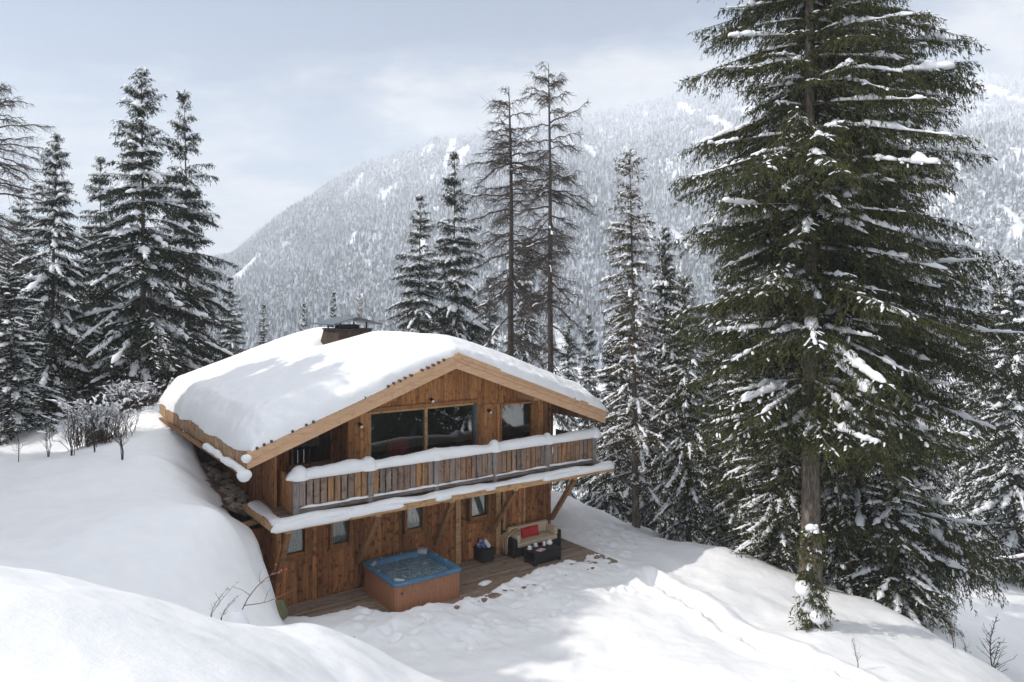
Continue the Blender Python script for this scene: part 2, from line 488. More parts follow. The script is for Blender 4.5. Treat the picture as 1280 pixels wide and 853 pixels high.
class MB:
    """collects shapes, then makes ONE mesh object"""
    def __init__(s):
        s.v = []; s.f = {}; s.n = 0

    def add(s, verts, faces):
        verts = np.asarray(verts, float).reshape(-1, 3)
        for f in faces:
            f = np.asarray(f, int)
            if f.ndim == 1: f = f[None]
            s.f.setdefault(f.shape[1], []).append(f + s.n)
        s.v.append(verts)
        s.n += len(verts)

    def hexa(s, p):
        """8 points: bottom ring then top ring"""
        s.add(p, [[3, 2, 1, 0], [4, 5, 6, 7], [0, 1, 5, 4], [1, 2, 6, 5], [2, 3, 7, 6], [3, 0, 4, 7]])

    def box(s, a0, a1, b0, b1, c0, c1):
        s.hexa([(a0, b0, c0), (a1, b0, c0), (a1, b1, c0), (a0, b1, c0), (a0, b0, c1), (a1, b0, c1), (a1, b1, c1), (a0, b1, c1)])

    def rbox(s, a0, a1, b0, b1, c0, c1, r=0.04, n=3):
        """box with rounded vertical and top/bottom edges"""
        cx, cy, cz = (a0 + a1) / 2, (b0 + b1) / 2, (c0 + c1) / 2
        hx, hy, hz = (a1 - a0) / 2, (b1 - b0) / 2, (c1 - c0) / 2
        r = min(r, hx * .95, hy * .95, hz * .95)
        rings = []
        for zc, sg in ((-(hz - r), -1), (hz - r, 1)):
            angs = np.linspace(-math.pi / 2, 0, n + 1) if sg < 0 else np.linspace(0, math.pi / 2, n + 1)
            for a in angs:
                rings.append((zc + r * math.sin(a), r * math.cos(a)))
        V_ = []
        m = 4 * (n + 1)
        for z, rr in rings:
            for q, (sx, sy) in enumerate(((1, 1), (-1, 1), (-1, -1), (1, -1))):
                for a in np.linspace(q * math.pi / 2, (q + 1) * math.pi / 2, n + 1):
                    V_.append((cx + sx * (hx - r) + rr * math.cos(a), cy + sy * (hy - r) + rr * math.sin(a), cz + z))
        F = []
        for i in range(len(rings) - 1):
            for j in range(m):
                F.append([i * m + j, i * m + (j + 1) % m, (i + 1) * m + (j + 1) % m, (i + 1) * m + j])
        s.add(V_, [F])
        base = s.n - len(V_)
        s.f.setdefault(m, []).append(np.array([list(range(m))[::-1]]) + base)
        s.f.setdefault(m, []).append(np.array([[(len(rings) - 1) * m + j for j in range(m)]]) + base)

    def beam(s, p0, p1, w, t, up=(0, 0, 1)):
        p0 = np.array(p0, float); p1 = np.array(p1, float)
        d = p1 - p0; d /= np.linalg.norm(d)
        a = np.cross(d, up); a /= np.linalg.norm(a)
        b = np.cross(a, d)
        q = []
        for p in (p0, p1):
            for sa, sb in ((-1, -1), (1, -1), (1, 1), (-1, 1)):
                q.append(p + a * sa * w / 2 + b * sb * t / 2)
        s.hexa(q)

    def prism_uh(s, poly, v0, v1):
        """polygon in (u,h) pushed along v"""
        n = len(poly)
        P = [(u, v0, h) for u, h in poly] + [(u, v1, h) for u, h in poly]
        s.add(P, [[[i, (i + 1) % n, n + (i + 1) % n, n + i] for i in range(n)]])
        b = s.n - 2 * n
        s.f.setdefault(n, []).append(np.array([list(range(n))[::-1]]) + b)
        s.f.setdefault(n, []).append(np.array([list(range(n, 2 * n))]) + b)

    def tube(s, pts, rads, k=8, cap=True):
        P = np.asarray(pts, float)
        v, f = tubes(P[None], np.asarray(rads, float).reshape(1, -1) * np.ones((1, len(P))), k)
        s.add(v, [f])
        if cap:
            b = s.n - len(v)
            s.f.setdefault(k, []).append(np.array([list(range(k))[::-1]]) + b)
            s.f.setdefault(k, []).append(np.array([[(len(P) - 1) * k + j for j in range(k)]]) + b)

    def lathe(s, prof, c=(0, 0, 0), k=16):
        P = []
        for r, z in prof:
            for j in range(k):
                a = 2 * math.pi * j / k
                P.append((c[0] + r * math.cos(a), c[1] + r * math.sin(a), c[2] + z))
        F = [[i * k + j, i * k + (j + 1) % k, (i + 1) * k + (j + 1) % k, (i + 1) * k + j] for i in range(len(prof) - 1) for j in range(k)]
        s.add(P, [F])

    def build(s, name, mat, parent=None, smooth=False):
        return mk(name, np.concatenate(s.v), [np.concatenate(x) for x in s.f.values()], mat, parent, smooth)


def tubes(P, R, k=4):
    """P (B,n,3) polylines, R (B,n) radii -> verts, quads"""
    B, n, _ = P.shape
    T = np.gradient(P, axis=1)
    T /= np.linalg.norm(T, axis=2, keepdims=True) + 1e-9
    mean = T.mean(axis=1)
    ref = np.where(np.abs(mean[:, 2:3]) > 0.8, np.array([[1.0, 0, 0]]), np.array([[0, 0, 1.0]]))[:, None, :]
    A = np.cross(T, np.broadcast_to(ref, T.shape)); A /= np.linalg.norm(A, axis=2, keepdims=True) + 1e-9
    Bv = np.cross(A, T)
    ang = np.linspace(0, 2 * math.pi, k, endpoint=False)
    ring = P[:, :, None, :] + R[:, :, None, None] * (np.cos(ang)[None, None, :, None] * A[:, :, None, :] + np.sin(ang)[None, None, :, None] * Bv[:, :, None, :])
    v = ring.reshape(-1, 3)
    i = np.arange(n - 1)[:, None]; j = np.arange(k)[None, :]
    q = np.stack([i * k + j, i * k + (j + 1) % k, (i + 1) * k + (j + 1) % k, (i + 1) * k + j], -1).reshape(-1, 4)
    f = (q[None] + (np.arange(B) * n * k)[:, None, None]).reshape(-1, 4)
    return v, f


PROF = np.array([(-1, -0.15), (-0.8, 0.55), (0, 1.0), (0.8, 0.55), (1, -0.15)])


def strips(P, W, Hh, prof=PROF):
    """snow lying along polylines: P (B,n,3), W,Hh (B,n)"""
    B, n, _ = P.shape
    k = len(prof)
    T = np.gradient(P, axis=1); T /= np.linalg.norm(T, axis=2, keepdims=True) + 1e-9
    A = np.cross(T, np.array([0, 0, 1.0])); A /= np.linalg.norm(A, axis=2, keepdims=True) + 1e-9
    up = np.array([0, 0, 1.0])
    ring = P[:, :, None, :] + (W[:, :, None, None] * prof[None, None, :, 0, None]) * A[:, :, None, :] + (Hh[:, :, None, None] * prof[None, None, :, 1, None]) * up
    v = ring.reshape(-1, 3)
    i = np.arange(n - 1)[:, None]; j = np.arange(k)[None, :]
    q = np.stack([i * k + j, (i + 1) * k + j, (i + 1) * k + (j + 1) % k, i * k + (j + 1) % k], -1).reshape(-1, 4)
    f = (q[None] + (np.arange(B) * n * k)[:, None, None]).reshape(-1, 4)
    return v, f


def snow_strip(pts, w, h, rng, wn=0.15, hn=0.25, step=0.12, freq=1.3):
    """one finely divided bank of snow along a polyline; w half width"""
    pts = np.asarray(pts, float)
    seg = np.linalg.norm(np.diff(pts, axis=0), axis=1)
    L = np.concatenate([[0], np.cumsum(seg)])
    n = max(6, int(L[-1] / step))
    s = np.linspace(0, L[-1], n)
    P = np.stack([np.interp(s, L, pts[:, i]) for i in range(3)], 1)
    sd = rng.randint(1000)
    e = np.minimum(1, np.minimum(s, L[-1] - s) / (h * 0.9) + 0.02)
    e = np.sqrt(1 - (1 - e) ** 2)
    W = w * (1 + 2 * wn * fbm(s * freq, s * 0 + 3, sd, 4)) * np.maximum(e, 0.15)
    Hh = h * (1 + 2 * hn * fbm(s * freq, s * 0 + 9, sd + 7, 4)) * e
    prof = np.array([(-0.92, -0.1), (-1.04, 0.2), (-0.92, 0.62), (-0.6, 0.9), (0, 1.0), (0.6, 0.9), (0.92, 0.62), (1.04, 0.2), (0.92, -0.1)])
    return strips(P[None], W[None], Hh[None], prof)


# ------------------------------------------------------------------ terrain
CP = [
    # foreground bank: crest, then below it
    at(0, 705, 8.5), at(80, 716, 9), at(150, 732, 9.5), at(230, 750, 10.3), at(300, 768, 11), at(390, 783, 12.2), at(450, 803, 12.4), at(515, 850, 12),
    at(0, 853, 4.5), at(200, 853, 6), at(400, 853, 8.5), at(250, 800, 8.2), at(100, 770, 6.8),
    (0, 0, -1.75), (-4, 1, -1.6), (4, 0, -3.2), (0, -12, -0.5), (-10, 5, -1.6), (-16, 11, -2.6), (0.5, 7.5, -5.0), (2, 12, -7.6), (6, 10, -7.6), (10, 5, -7.0),
    # hollow behind the foreground bank
    ((100 - 640) / FPX * 12, 12, -4.9), ((300 - 640) / FPX * 13.5, 13.5, -6.6), (-3.2, 15.5, -7.9), (-1.5, 15.5, -8.5),
    # bank left of the chalet
    at(0, 655, 15), at(0, 600, 19), at(0, 545, 29), at(100, 610, 19), at(100, 550, 28), at(200, 655, 16), at(250, 612, 21.0), at(200, 545, 26),
    at(300, 650, 17.2), at(250, 700, 15.2), at(320, 742, 16.3), at(300, 700, 16.6), at(120, 660, 15), at(180, 600, 20.5), at(60, 570, 24),
    wp(-1.6, 9.8, 4.35), wp(-1.7, 7.6, 4.05), wp(-1.6, 5.2, 3.35), wp(-1.5, 2.2, 2.75), wp(-1.3, 0, 2.75), at(222, 565, 24.5), at(205, 570, 22.5), wp(-1.4, -0.8, 2.1), wp(-1.35, -1.5, 1.3), wp(-1.2, -2.2, 0.6),
    wp(-2.2, 12.8, 4.7), wp(0.5, 14, 4.6), wp(5, 14.5, 4.0), wp(11, 14, 1.6), wp(13, 9, 0.6), wp(-4, 14, 4.5),
    # right of the chalet
    at(709, 618, 33), at(740, 640, 31), at(700, 662, 28), at(720, 684, 27.2), at(760, 657, 29.5), at(800, 668, 28.3),
    # lawn
    wp(0.5, -1.5, 0.12), wp(2, -2.5, 0.05), wp(4, -3, 0.02), wp(8, -2.4, 0.05), wp(10.5, -1.8, 0.0), at(600, 771, 20.8), at(700, 853, 17.3), at(780, 727, 23.6), at(850, 800, 19.5), at(1000, 853, 17.2),
    (-1.6, 17.3, -8.9),
    # hummocks at the edge of the trees
    at(930, 692, 25.6), at(985, 717, 24.5), at(880, 690, 26), at(1060, 840, 18), at(1050, 737, 24), at(1100, 758, 23.3), at(1180, 803, 21.3), at(1203, 853, 19), at(1240, 853, 22.8),
    at(1100, 853, 17.5), at(1000, 780, 21), at(1060, 783, 21), at(1130, 830, 19.4), at(960, 740, 23),
    # down into the ravine and the wood
    ((1100 - 640) / FPX * 27, 27, -12.0), ((1200 - 640) / FPX * 25, 25, -13.2), at(1240, 705, 42), at(1240, 780, 33), at(1280, 853, 27), at(1240, 640, 60),
    ((1015 - 640) / FPX * 30, 30, -11), ((900 - 640) / FPX * 32, 32, -11), ((800 - 640) / FPX * 36, 36, -11.6),
    (0, 50, -13), (-25, 45, -7), (30, 60, -18), (0, 100, -25), (-60, 100, -18), (60, 100, -28), (200, 250, -34), (-200, 250, -34), (0, 250, -34),
    (-60, 20, -1), (-30, 10, -1), (40, 20, -17), (25, 5, -12), (0, -60, 3), (-80, -60, 6), (80, -40, -10), (-300, 0, -10), (300, 0, -30), (0, 400, -34), (0, -300, 5),
    (420, 420, -34), (-420, 420, -34),
]
CP = np.array(CP, float)


def rbf_fit(P):
    d = np.sqrt(((P[:, None, :2] - P[None, :, :2]) ** 2).sum(-1) + 0.8 ** 2)
    n = len(P)
    A = np.zeros((n + 3, n + 3))
    A[:n, :n] = d - np.eye(n) * 0.12
    A[:n, n] = 1; A[:n, n + 1:] = P[:, :2]
    A[n, :n] = 1; A[n + 1:, :n] = P[:, :2].T
    b = np.zeros(n + 3); b[:n] = P[:, 2]
    return np.linalg.solve(A, b)


RBF = rbf_fit(CP)
EDGE = np.array([(-3, 0.9), (-0.8, 0.45), (0.3, -0.35), (1.7, -0.5), (2.2, -1.45), (2.5, -1.62), (5.0, -1.66), (6.1, -1.42), (7.2, -1.2), (8.3, -1.12), (10.0, -1.0), (10.9, -0.1), (11.3, 0.8), (14, 3)])
PATH = np.array([at(812, 722, 23.9)[:2], at(870, 755, 21.9)[:2], at(930, 788, 20.2)[:2], at(1000, 822, 18.6)[:2], at(1060, 846, 17.7)[:2], at(1100, 870, 16.8)[:2]])


def ground(x, y):
    x = np.atleast_1d(np.asarray(x, float)); y = np.atleast_1d(np.asarray(y, float))
    z = np.empty_like(x)
    n = len(CP)
    for i in range(0, len(x), 20000):
        sl = slice(i, i + 20000)
        d = np.sqrt((x[sl, None] - CP[None, :, 0]) ** 2 + (y[sl, None] - CP[None, :, 1]) ** 2 + 0.64)
        z[sl] = d @ RBF[:n] + RBF[n] + RBF[n + 1] * x[sl] + RBF[n + 2] * y[sl]
    R = np.hypot(x, y)
    u = (x - O[0]) * U[0] + (y - O[1]) * U[1]
    v = (x - O[0]) * V[0] + (y - O[1]) * V[1]
    nearh = sst(-5.5, -2, u) * sst(14, 12, u) * sst(-5, -3, v) * sst(16, 13, v)
    z += (0.34 * fbm(x * 0.30, y * 0.30, 3, 3) * sst(2, 8, R)) * (1 - 0.75 * nearh) + 0.11 * fbm(x * 0.9, y * 0.9, 8, 4, 0.45)
    lawn = ZD + 0.14 + 0.55 * np.maximum(0, -v - 3.0)
    lm = sst(-1.2, -0.55, u + 0.35 * fbm(v * 0.8, u * 0.3, 77, 3)) * sst(12, 10, u) * sst(-7, -5.5, v)
    z = np.where(lm > 0.001, z * (1 - lm) + lm * np.minimum(z, lawn), z)
    # trodden snow before the terrace
    ev = np.interp(u, EDGE[:, 0], EDGE[:, 1]) + 0.30 * fbm(u * 1.6, v * 0.2, 21, 4)
    tr = sst(-4.2, -1.2, v - ev) * sst(0.2, -0.1, v - ev) * sst(-0.5, 1.5, u) * sst(17, 12, u)
    z += tr * (0.085 * fbm(x * 2.2, y * 2.2, 31, 5, 0.6) + 0.02)
    # steep trodden slope to the right of the chalet
    tr2 = sst(10.8, 12, u) * sst(17, 13, u) * sst(-2, 0, v) * sst(8, 5, v)
    z += tr2 * 0.14 * fbm(x * 2.2, y * 2.2, 41, 4, 0.6)
    # boot prints before the terrace and on the slope beside the house
    rp = np.random.RandomState(17)
    near = np.where((u > 0.5) & (u < 15) & (v > -5.5) & (v < 6))[0]
    if len(near):
        un, vn = u[near], v[near]
        dz = np.zeros(len(near))
        for k in range(120):
            if k < 75:
                pu = rp.uniform(1.0, 13.0); pv = np.interp(pu, EDGE[:, 0], EDGE[:, 1]) - 0.25 - 2.6 * rp.rand() ** 1.6
            else:
                pu = rp.uniform(11.2, 14.2); pv = rp.uniform(-1, 4.5)
            ca, sa = math.cos(pu * 7.0), math.sin(pu * 7.0)
            a_ = (un - pu) * ca + (vn - pv) * sa; b_ = -(un - pu) * sa + (vn - pv) * ca
            r2 = (a_ / 0.19) ** 2 + (b_ / 0.10) ** 2
            dz -= rp.uniform(0.04, 0.09) * np.exp(-r2 ** 2)
            dz += 0.03 * np.exp(-((np.sqrt(r2) - 1.5) / 0.35) ** 2)
        z[near] += dz
    # a beaten track
    dmin = np.full(len(x), 1e9)
    for a, b in zip(PATH[:-1], PATH[1:]):
        ab = b - a
        t = np.clip(((x - a[0]) * ab[0] + (y - a[1]) * ab[1]) / (ab @ ab), 0, 1)
        dmin = np.minimum(dmin, np.hypot(x - a[0] - t * ab[0], y - a[1] - t * ab[1]))
    sw = np.hypot(x - PATH[0][0], y - PATH[0][1])
    z -= 0.09 * sst(0.34, 0.1, dmin) * sst(0.1, 0.8, np.sin(sw * 8.6 + 1.2 * np.sign(x)))
    wob = dmin + 0.16 * fbm(x * 2.5, y * 2.5, 51, 3)
    z += -0.24 * sst(0.42, 0.22, wob) + 0.10 * sst(0.2, 0.5, wob) * sst(0.95, 0.5, wob)
    z += sst(0.5, 0.3, wob) * 0.20 * fbm(x * 3.2, y * 3.2, 61, 3, 0.6)
    # cut for the house, the terrace and the bare strip under the eave
    pit = np.minimum(np.minimum(u + 0.70 + 0.12 * fbm(v * 1.5, u * 0, 71, 3), 10.9 - u), v - ev)
    inside_front = sst(-0.10, 0.22, np.minimum(pit, 1.6 - v + 1.0))
    house = sst(0.0, 0.25, np.minimum(np.minimum(u + 0.12, 10.5 - u), np.minimum(v - 0.6, 12.0 - v)))
    eave = sst(-0.05, 0.5, np.minimum(np.minimum(u + 1.30 - 0.02 * v + 0.22 * fbm(v * 0.9, u * 0, 75, 3), 0.4 - u), np.minimum(v - 2.3, 11.0 - v)))
    z = z * (1 - eave) + eave * np.minimum(z, ZD + 2.05 + 0.13 * v + 0.25 * (u + 0.1) * -1)
    k = np.maximum(inside_front * (v < 2.45), house)
    z = z * (1 - k) + k * (ZD - 0.3)
    return z


def make_ground():
    na, nr = 620, 640
    az = np.concatenate([np.radians(np.linspace(-180, -52, 60, endpoint=False)), np.radians(np.linspace(-52, 52, na)), np.radians(np.linspace(52, 180, 60))[1:]])
    r = np.concatenate([[0.6], np.geomspace(1.2, 8, 60), np.linspace(8, 34, 430)[1:], np.geomspace(34, 480, 130)[1:]])
    A, Rr = np.meshgrid(az, r)
    x = (Rr * np.sin(A)).ravel(); y = (Rr * np.cos(A)).ravel()
    z = ground(x, y)
    n, m = len(r), len(az)
    i = np.arange(n - 1)[:, None]; j = np.arange(m - 1)[None, :]
    q = np.stack([i * m + j, i * m + j + 1, (i + 1) * m + j + 1, (i + 1) * m + j], -1).reshape(-1, 4)
    o = mk('snow_ground', np.stack([x, y, z], 1), [q[:, ::-1]], 'snow', smooth=True)
    tag(o, kind='structure')


make_ground()


# ------------------------------------------------------------------ mountain and its forest
CREST = np.array([(-3000, 300), (-1500, 290), (-600, 310), (0, 345), (200, 335), (290, 318), (315, 298), (335, 282), (370, 255), (405, 234), (450, 213), (500, 192), (545, 178), (580, 173), (640, 168),
                  (700, 152), (760, 141), (830, 128), (900, 116), (1000, 102), (1100, 95), (1180, 106), (1240, 103), (1300, 104), (1600, 130), (2200, 170), (4000, 260)], float)
D0, D1 = 430.0, 1750.0


def mountain_z(px, D):
    """height of the mountain at an azimuth (given as picture column) and a depth"""
    c = np.interp(px, CREST[:, 0], CREST[:, 1])
    zc = (HOR - c) / FPX * D1
    t = (D - D0) / (D1 - D0)
    x = (px - 640) / FPX * D
    prof = np.where(t < 1, np.clip(t, 0, 1) ** 1.12, 1 - 0.25 * (t - 1))
    z = -34 + (zc + 34) * prof
    amp = np.clip(t * 4, 0, 1) * np.clip(1.2 - t, 0.20, 1)
    z = z + amp * (135 * fbm(x / 230, D / 700, 5, 5, 0.55)) * np.clip(zc / 250, 0.15, 1)
    return x, z


def make_mountain():
    px = np.concatenate([np.linspace(-2600, -500, 40, endpoint=False), np.linspace(-500, 1800, 420), np.linspace(1800, 3600, 30)[1:]])
    D = np.concatenate([np.linspace(360, 1750, 170), np.linspace(1750, 2400, 20)[1:]])
    Pm, Dm = np.meshgrid(px, D)
    x, z = mountain_z(Pm.ravel(), Dm.ravel())
    n, m = len(D), len(px)
    i = np.arange(n - 1)[:, None]; j = np.arange(m - 1)[None, :]
    q = np.stack([i * m + j, i * m + j + 1, (i + 1) * m + j + 1, (i + 1) * m + j], -1).reshape(-1, 4)
    o = mk('mountain', np.stack([x, Dm.ravel(), z], 1), [q], 'mountain_snow', smooth=True)
    tag(o, kind='structure')


make_mountain()


def cone_trees(x, y, z, H, R, tiers, k, rng):
    """many far conifers as ONE mesh: jagged stacked tiers"""
    n = len(x)
    vs, fs = [], []
    base = 0
    ang0 = rng.rand(n) * 6.28
    for ti in range(tiers):
        a = ti / tiers
        zb = z + H * (0.06 + 0.94 * a * 0.92)
        zt = z + H * np.minimum(1.0, 0.06 + 0.94 * (a * 0.92 + 1.55 / tiers))
        if ti == tiers - 1: zt = z + H
        rb = R * (1 - a * 0.88)
        ang = ang0[:, None] + (np.arange(k) / k * 2 * math.pi)[None] + ti * 0.7
        rr = rb[:, None] * (0.55 + 0.75 * rng.rand(n, k))
        ring = np.stack([x[:, None] + rr * np.cos(ang), y[:, None] + rr * np.sin(ang), zb[:, None] + (rng.rand(n, k) - 0.6) * (H / tiers * 0.5)[:, None]], -1)
        tip = np.stack([x, y, zt], -1)[:, None, :]
        v = np.concatenate([ring, tip], 1).reshape(-1, 3)
        j = np.arange(k)
        f = np.stack([j, (j + 1) % k, np.full(k, k)], -1)
        fs.append((f[None] + (np.arange(n) * (k + 1))[:, None, None]).reshape(-1, 3) + base)
        vs.append(v); base += len(v)
    return np.concatenate(vs), np.concatenate(fs)


def make_far_forest():
    rng = np.random.RandomState(11)
    n = 135000
    px = rng.uniform(-120, 1420, n)
    D = D0 - 60 + (D1 - D0 + 60) * rng.rand(n) ** 0.72
    x, z = mountain_z(px, D)
    clear = 0.75 * fbm(x / 34 + 4, D / 190, 15, 4, 0.62) + 0.14 * fbm(x / 240, D / 420, 18, 3)
    alt = (z + 34) / 450
    keep = clear < (0.35 - 0.11 * np.clip(alt, 0, 1))
    keep &= rng.rand(n) < (1 - 0.35 * np.clip(alt, 0, 1))
    x, D, z = x[keep], D[keep], z[keep]
    H = 7 + 15 * rng.rand(len(x)) ** 1.4 * (0.8 + 0.5 * vnoise(x / 40, D / 60, 19)); R = H * rng.uniform(0.13, 0.22, len(x))
    near = D < 800
    v1, f1 = cone_trees(x[near], D[near], z[near] - 1, H[near], R[near], 5, 6, rng)
    v2, f2 = cone_trees(x[~near], D[~near], z[~near] - 1, H[~near], R[~near], 3, 5, rng)
    o = mk('mountain_forest', np.concatenate([v1, v2]), [np.concatenate([f1, f2 + len(v1)])], 'frosted_forest')
    tag(o, kind='stuff', label='frosted conifer forest covering the mountain side', cat='forest')


make_far_forest()

# haze: the air between here and the mountain
hz = MB()
hz.box(-9800, 9800, -420, 2460, -140, 575)
haze_o = None
hm = bpy.data.materials.new('haze_air')
hm.use_nodes = True
ht = hm.node_tree
ht.nodes.clear()
ho = N(ht, 'ShaderNodeOutputMaterial')
hv = N(ht, 'ShaderNodeVolumePrincipled')
hv.inputs['Color'].default_value = (0.86, 0.91, 0.97, 1)
hv.inputs['Density'].default_value = 0.00056
hv.inputs['Anisotropy'].default_value = 0.0
ht.links.new(hv.outputs[0], ho.inputs['Volume'])
MATS['haze_air'] = hm
haze_o = hz.build('haze', 'haze_air')
tag(haze_o, kind='stuff')


# ------------------------------------------------------------------ trees
def spruce(seed, H, R, clear=0.08, nb=200, tuft=0.17, twig=1.0, hang=0.6, snow=0.5, lump=1.0, droop=1.0, needles='spruce_needles', power=0.85,
           thin=1.0, lift=0.0, layer=0.42, trunk_r=None, dabs=0.4, whorl=True, bark='bark'):
    """meshes of one snow laden spruce, foot at the origin: trunk with limbs, crown, snow_load"""
    rng = np.random.RandomState(seed)
    tr = trunk_r or H * 0.0125
    lean = rng.uniform(-0.01, 0.01, 2) * H
    # trunk
    nT = 14
    tt = np.linspace(0, 1, nT)
    cen = lambda t: np.stack([lean[0] * t ** 2 + 0.02 * np.sin(t * 9 + seed), lean[1] * t ** 2 + 0.02 * np.cos(t * 7 + seed), t * H], -1)
    P = cen(tt); P[0, 2] = -1.2
    rad = tr * (1 - tt) ** 1.15 + 0.012
    rad[0] *= 1.4
    tv, tf = tubes(P[None], rad[None], 10)
    # branches
    q = rng.rand(nb) ** 1.15
    if whorl:
        nw = int(H / layer)
        q = (np.clip((np.round(q ** 1.6 * nw) + rng.uniform(-0.24, 0.24, nb)) / nw, 0, 1)) ** (1 / 1.6)
    q = np.clip(q, 0, 0.985)
    h = H * (clear + (1 - clear) * q)
    az = rng.rand(nb) * 2 * math.pi
    L = R * ((1 - q) ** power) * rng.uniform(0.52, 1.2, nb) * (1 - 0.35 * np.clip(0.12 - q, 0, 1) / 0.12 * rng.rand(nb)) * (0.98 + 0.55 * vnoise(az * 1.1, h * 0.55, seed)) + 0.16
    a = np.interp(q, [0, 0.3, 0.7, 1], [-0.22, -0.08, 0.25, 1.1]) + rng.uniform(-0.12, 0.12, nb) + lift
    b = droop * np.interp(q, [0, 0.5, 1], [0.40, 0.55, 0.5]) * rng.uniform(0.7, 1.25, nb)
    c = rng.uniform(0.10, 0.26, nb)
    foot = cen(h / H)
    dirv = np.stack([np.cos(az), np.sin(az)], -1)
    perp = np.stack([-np.sin(az), np.cos(az)], -1)
    bend = rng.uniform(-0.12, 0.12, nb)

    def axis(bi, t):
        Lb = L[bi]
        x = Lb * t
        s = bend[bi] * Lb * t * t
        p = foot[bi].copy()
        p[..., :2] += dirv[bi] * x[..., None] + perp[bi] * s[..., None]
        p[..., 2] += Lb * (a[bi] * t - b[bi] * t ** 2 + c[bi] * t ** 3)
        return p
    nA = 7
    ta = np.linspace(0, 1, nA)
    bi = np.repeat(np.arange(nb), nA).reshape(nb, nA)
    AX = axis(bi, np.broadcast_to(ta, (nb, nA)))
    br = (0.008 + 0.009 * L)[:, None] * (1 - 0.85 * ta)[None]
    bv, bf = tubes(AX, br, 3)
    wv = np.concatenate([tv, bv]); wf = np.concatenate([tf, bf + len(tv)])
    # twigs
    m = np.maximum(4, (4 + L * 6.5 * twig).astype(int))
    tb = np.repeat(np.arange(nb), m)
    nt_ = len(tb)
    t = 0.1 + 0.9 * rng.rand(nt_) ** 0.85
    side = np.where(rng.rand(nt_) < 0.5, -1, 1)
    tl = (L[tb] * (0.40 * (1 - t) * np.minimum(1, t * 3 + 0.25) + 0.07) + 0.12) * rng.uniform(0.6, 1.2, nt_)
    fw = np.radians(rng.uniform(30, 68, nt_)) * side
    d2 = dirv[tb] * np.cos(fw)[:, None] + perp[tb] * np.sin(fw)[:, None]
    dz = -0.12 - 0.45 * hang * rng.rand(nt_) ** 1.5
    root = axis(tb, t)
    # tufts on the twigs
    k = np.maximum(2, (tl / (tuft * 0.30) * thin).astype(int))
    ub = np.repeat(np.arange(nt_), k)
    nu = len(ub)
    s = rng.rand(nu)
    base = root[ub].copy()
    sl = s * tl[ub]
    base[:, :2] += d2[ub] * sl[:, None]
    base[:, 2] += dz[ub] * sl - 0.25 * hang * s * sl
    dd = np.concatenate([d2[ub] * 0.55, np.zeros((nu, 1))], 1) + rng.normal(0, 0.38, (nu, 3))
    dd[:, 2] -= hang * rng.uniform(0.2, 1.3, nu)
    dd /= np.linalg.norm(dd, axis=1, keepdims=True)
    ln = tuft * rng.uniform(0.7, 1.5, nu)
    wd = np.cross(dd, rng.normal(0, 1, (nu, 3))); wd /= np.linalg.norm(wd, axis=1, keepdims=True) + 1e-9
    wd *= (tuft * rng.uniform(0.075, 0.14, nu))[:, None]
    p0 = base; pm = base + dd * (ln * 0.45)[:, None]; p1 = base + dd * ln[:, None]
    fv = np.stack([p0, pm + wd, p1, pm - wd], 1).reshape(-1, 3)
    ff = (np.arange(4)[None] + 4 * np.arange(nu)[:, None])
    # tufts close along the limbs, hiding the stem
    na = np.maximum(6, (L * 26 * thin).astype(int))
    ab = np.repeat(np.arange(nb), na)
    n3 = len(ab)
    pa = axis(ab, 0.9 * rng.rand(n3) ** 1.6)
    da = np.concatenate([dirv[ab] * 0.35 + perp[ab] * rng.normal(0, 0.5, (n3, 1)), (-0.2 - hang * rng.rand(n3))[:, None]], 1) + rng.normal(0, 0.25, (n3, 3))
    da /= np.linalg.norm(da, axis=1, keepdims=True)
    la = tuft * rng.uniform(0.9, 1.9, n3)
    wa = np.cross(da, rng.normal(0, 1, (n3, 3))); wa /= np.linalg.norm(wa, axis=1, keepdims=True) + 1e-9
    wa *= (tuft * rng.uniform(0.08, 0.15, n3))[:, None]
    fv = np.concatenate([fv, np.stack([pa, pa + da * (la * .45)[:, None] + wa, pa + da * la[:, None], pa + da * (la * .45)[:, None] - wa], 1).reshape(-1, 3)])
    ff = np.concatenate([ff, np.arange(4)[None] + 4 * (nu + np.arange(n3))[:, None]])
    nu += n3
    # tufts along the leader
    nl = 40
    hl = H * (1 - 0.06 * rng.rand(nl))
    bl = cen(hl / H); dl = rng.normal(0, 0.7, (nl, 3)); dl[:, 2] += 0.5; dl /= np.linalg.norm(dl, axis=1, keepdims=True)
    wl = np.cross(dl, rng.normal(0, 1, (nl, 3))); wl /= np.linalg.norm(wl, axis=1, keepdims=True); wl *= tuft * 0.15
    lv = np.stack([bl, bl + dl * tuft * .5 + wl, bl + dl * tuft, bl + dl * tuft * .5 - wl], 1).reshape(-1, 3)
    fv = np.concatenate([fv, lv]); ff = np.concatenate([ff, np.arange(4)[None] + 4 * (nu + np.arange(nl))[:, None]])
    # snow lying along the branches
    sv, sf, off = [], [], 0
    nS = 14
    pick = np.where(rng.rand(nb) < snow)[0]
    pick = np.concatenate([pick, pick, pick[rng.rand(len(pick)) < 0.5]])
    if len(pick):
        t0 = rng.uniform(0.08, 0.65, len(pick)); t1 = np.minimum(0.93, t0 + rng.uniform(0.15, 0.6, len(pick)))
        lin = np.linspace(0, 1, nS); lin[1] = 0.02; lin[-2] = 0.98
        ts = t0[:, None] + (t1 - t0)[:, None] * lin[None]
        Pb = axis(np.repeat(pick[:, None], nS, 1), ts)
        e = np.ones((1, nS)); e[0, [0, -1]] = 0.05; e[0, [1, -2]] = 0.7
        w = (0.045 + 0.013 * L[pick])[:, None] * lump * rng.uniform(0.35, 1.35, (len(pick), nS)) * rng.uniform(0.6, 1.3, (len(pick), 1))
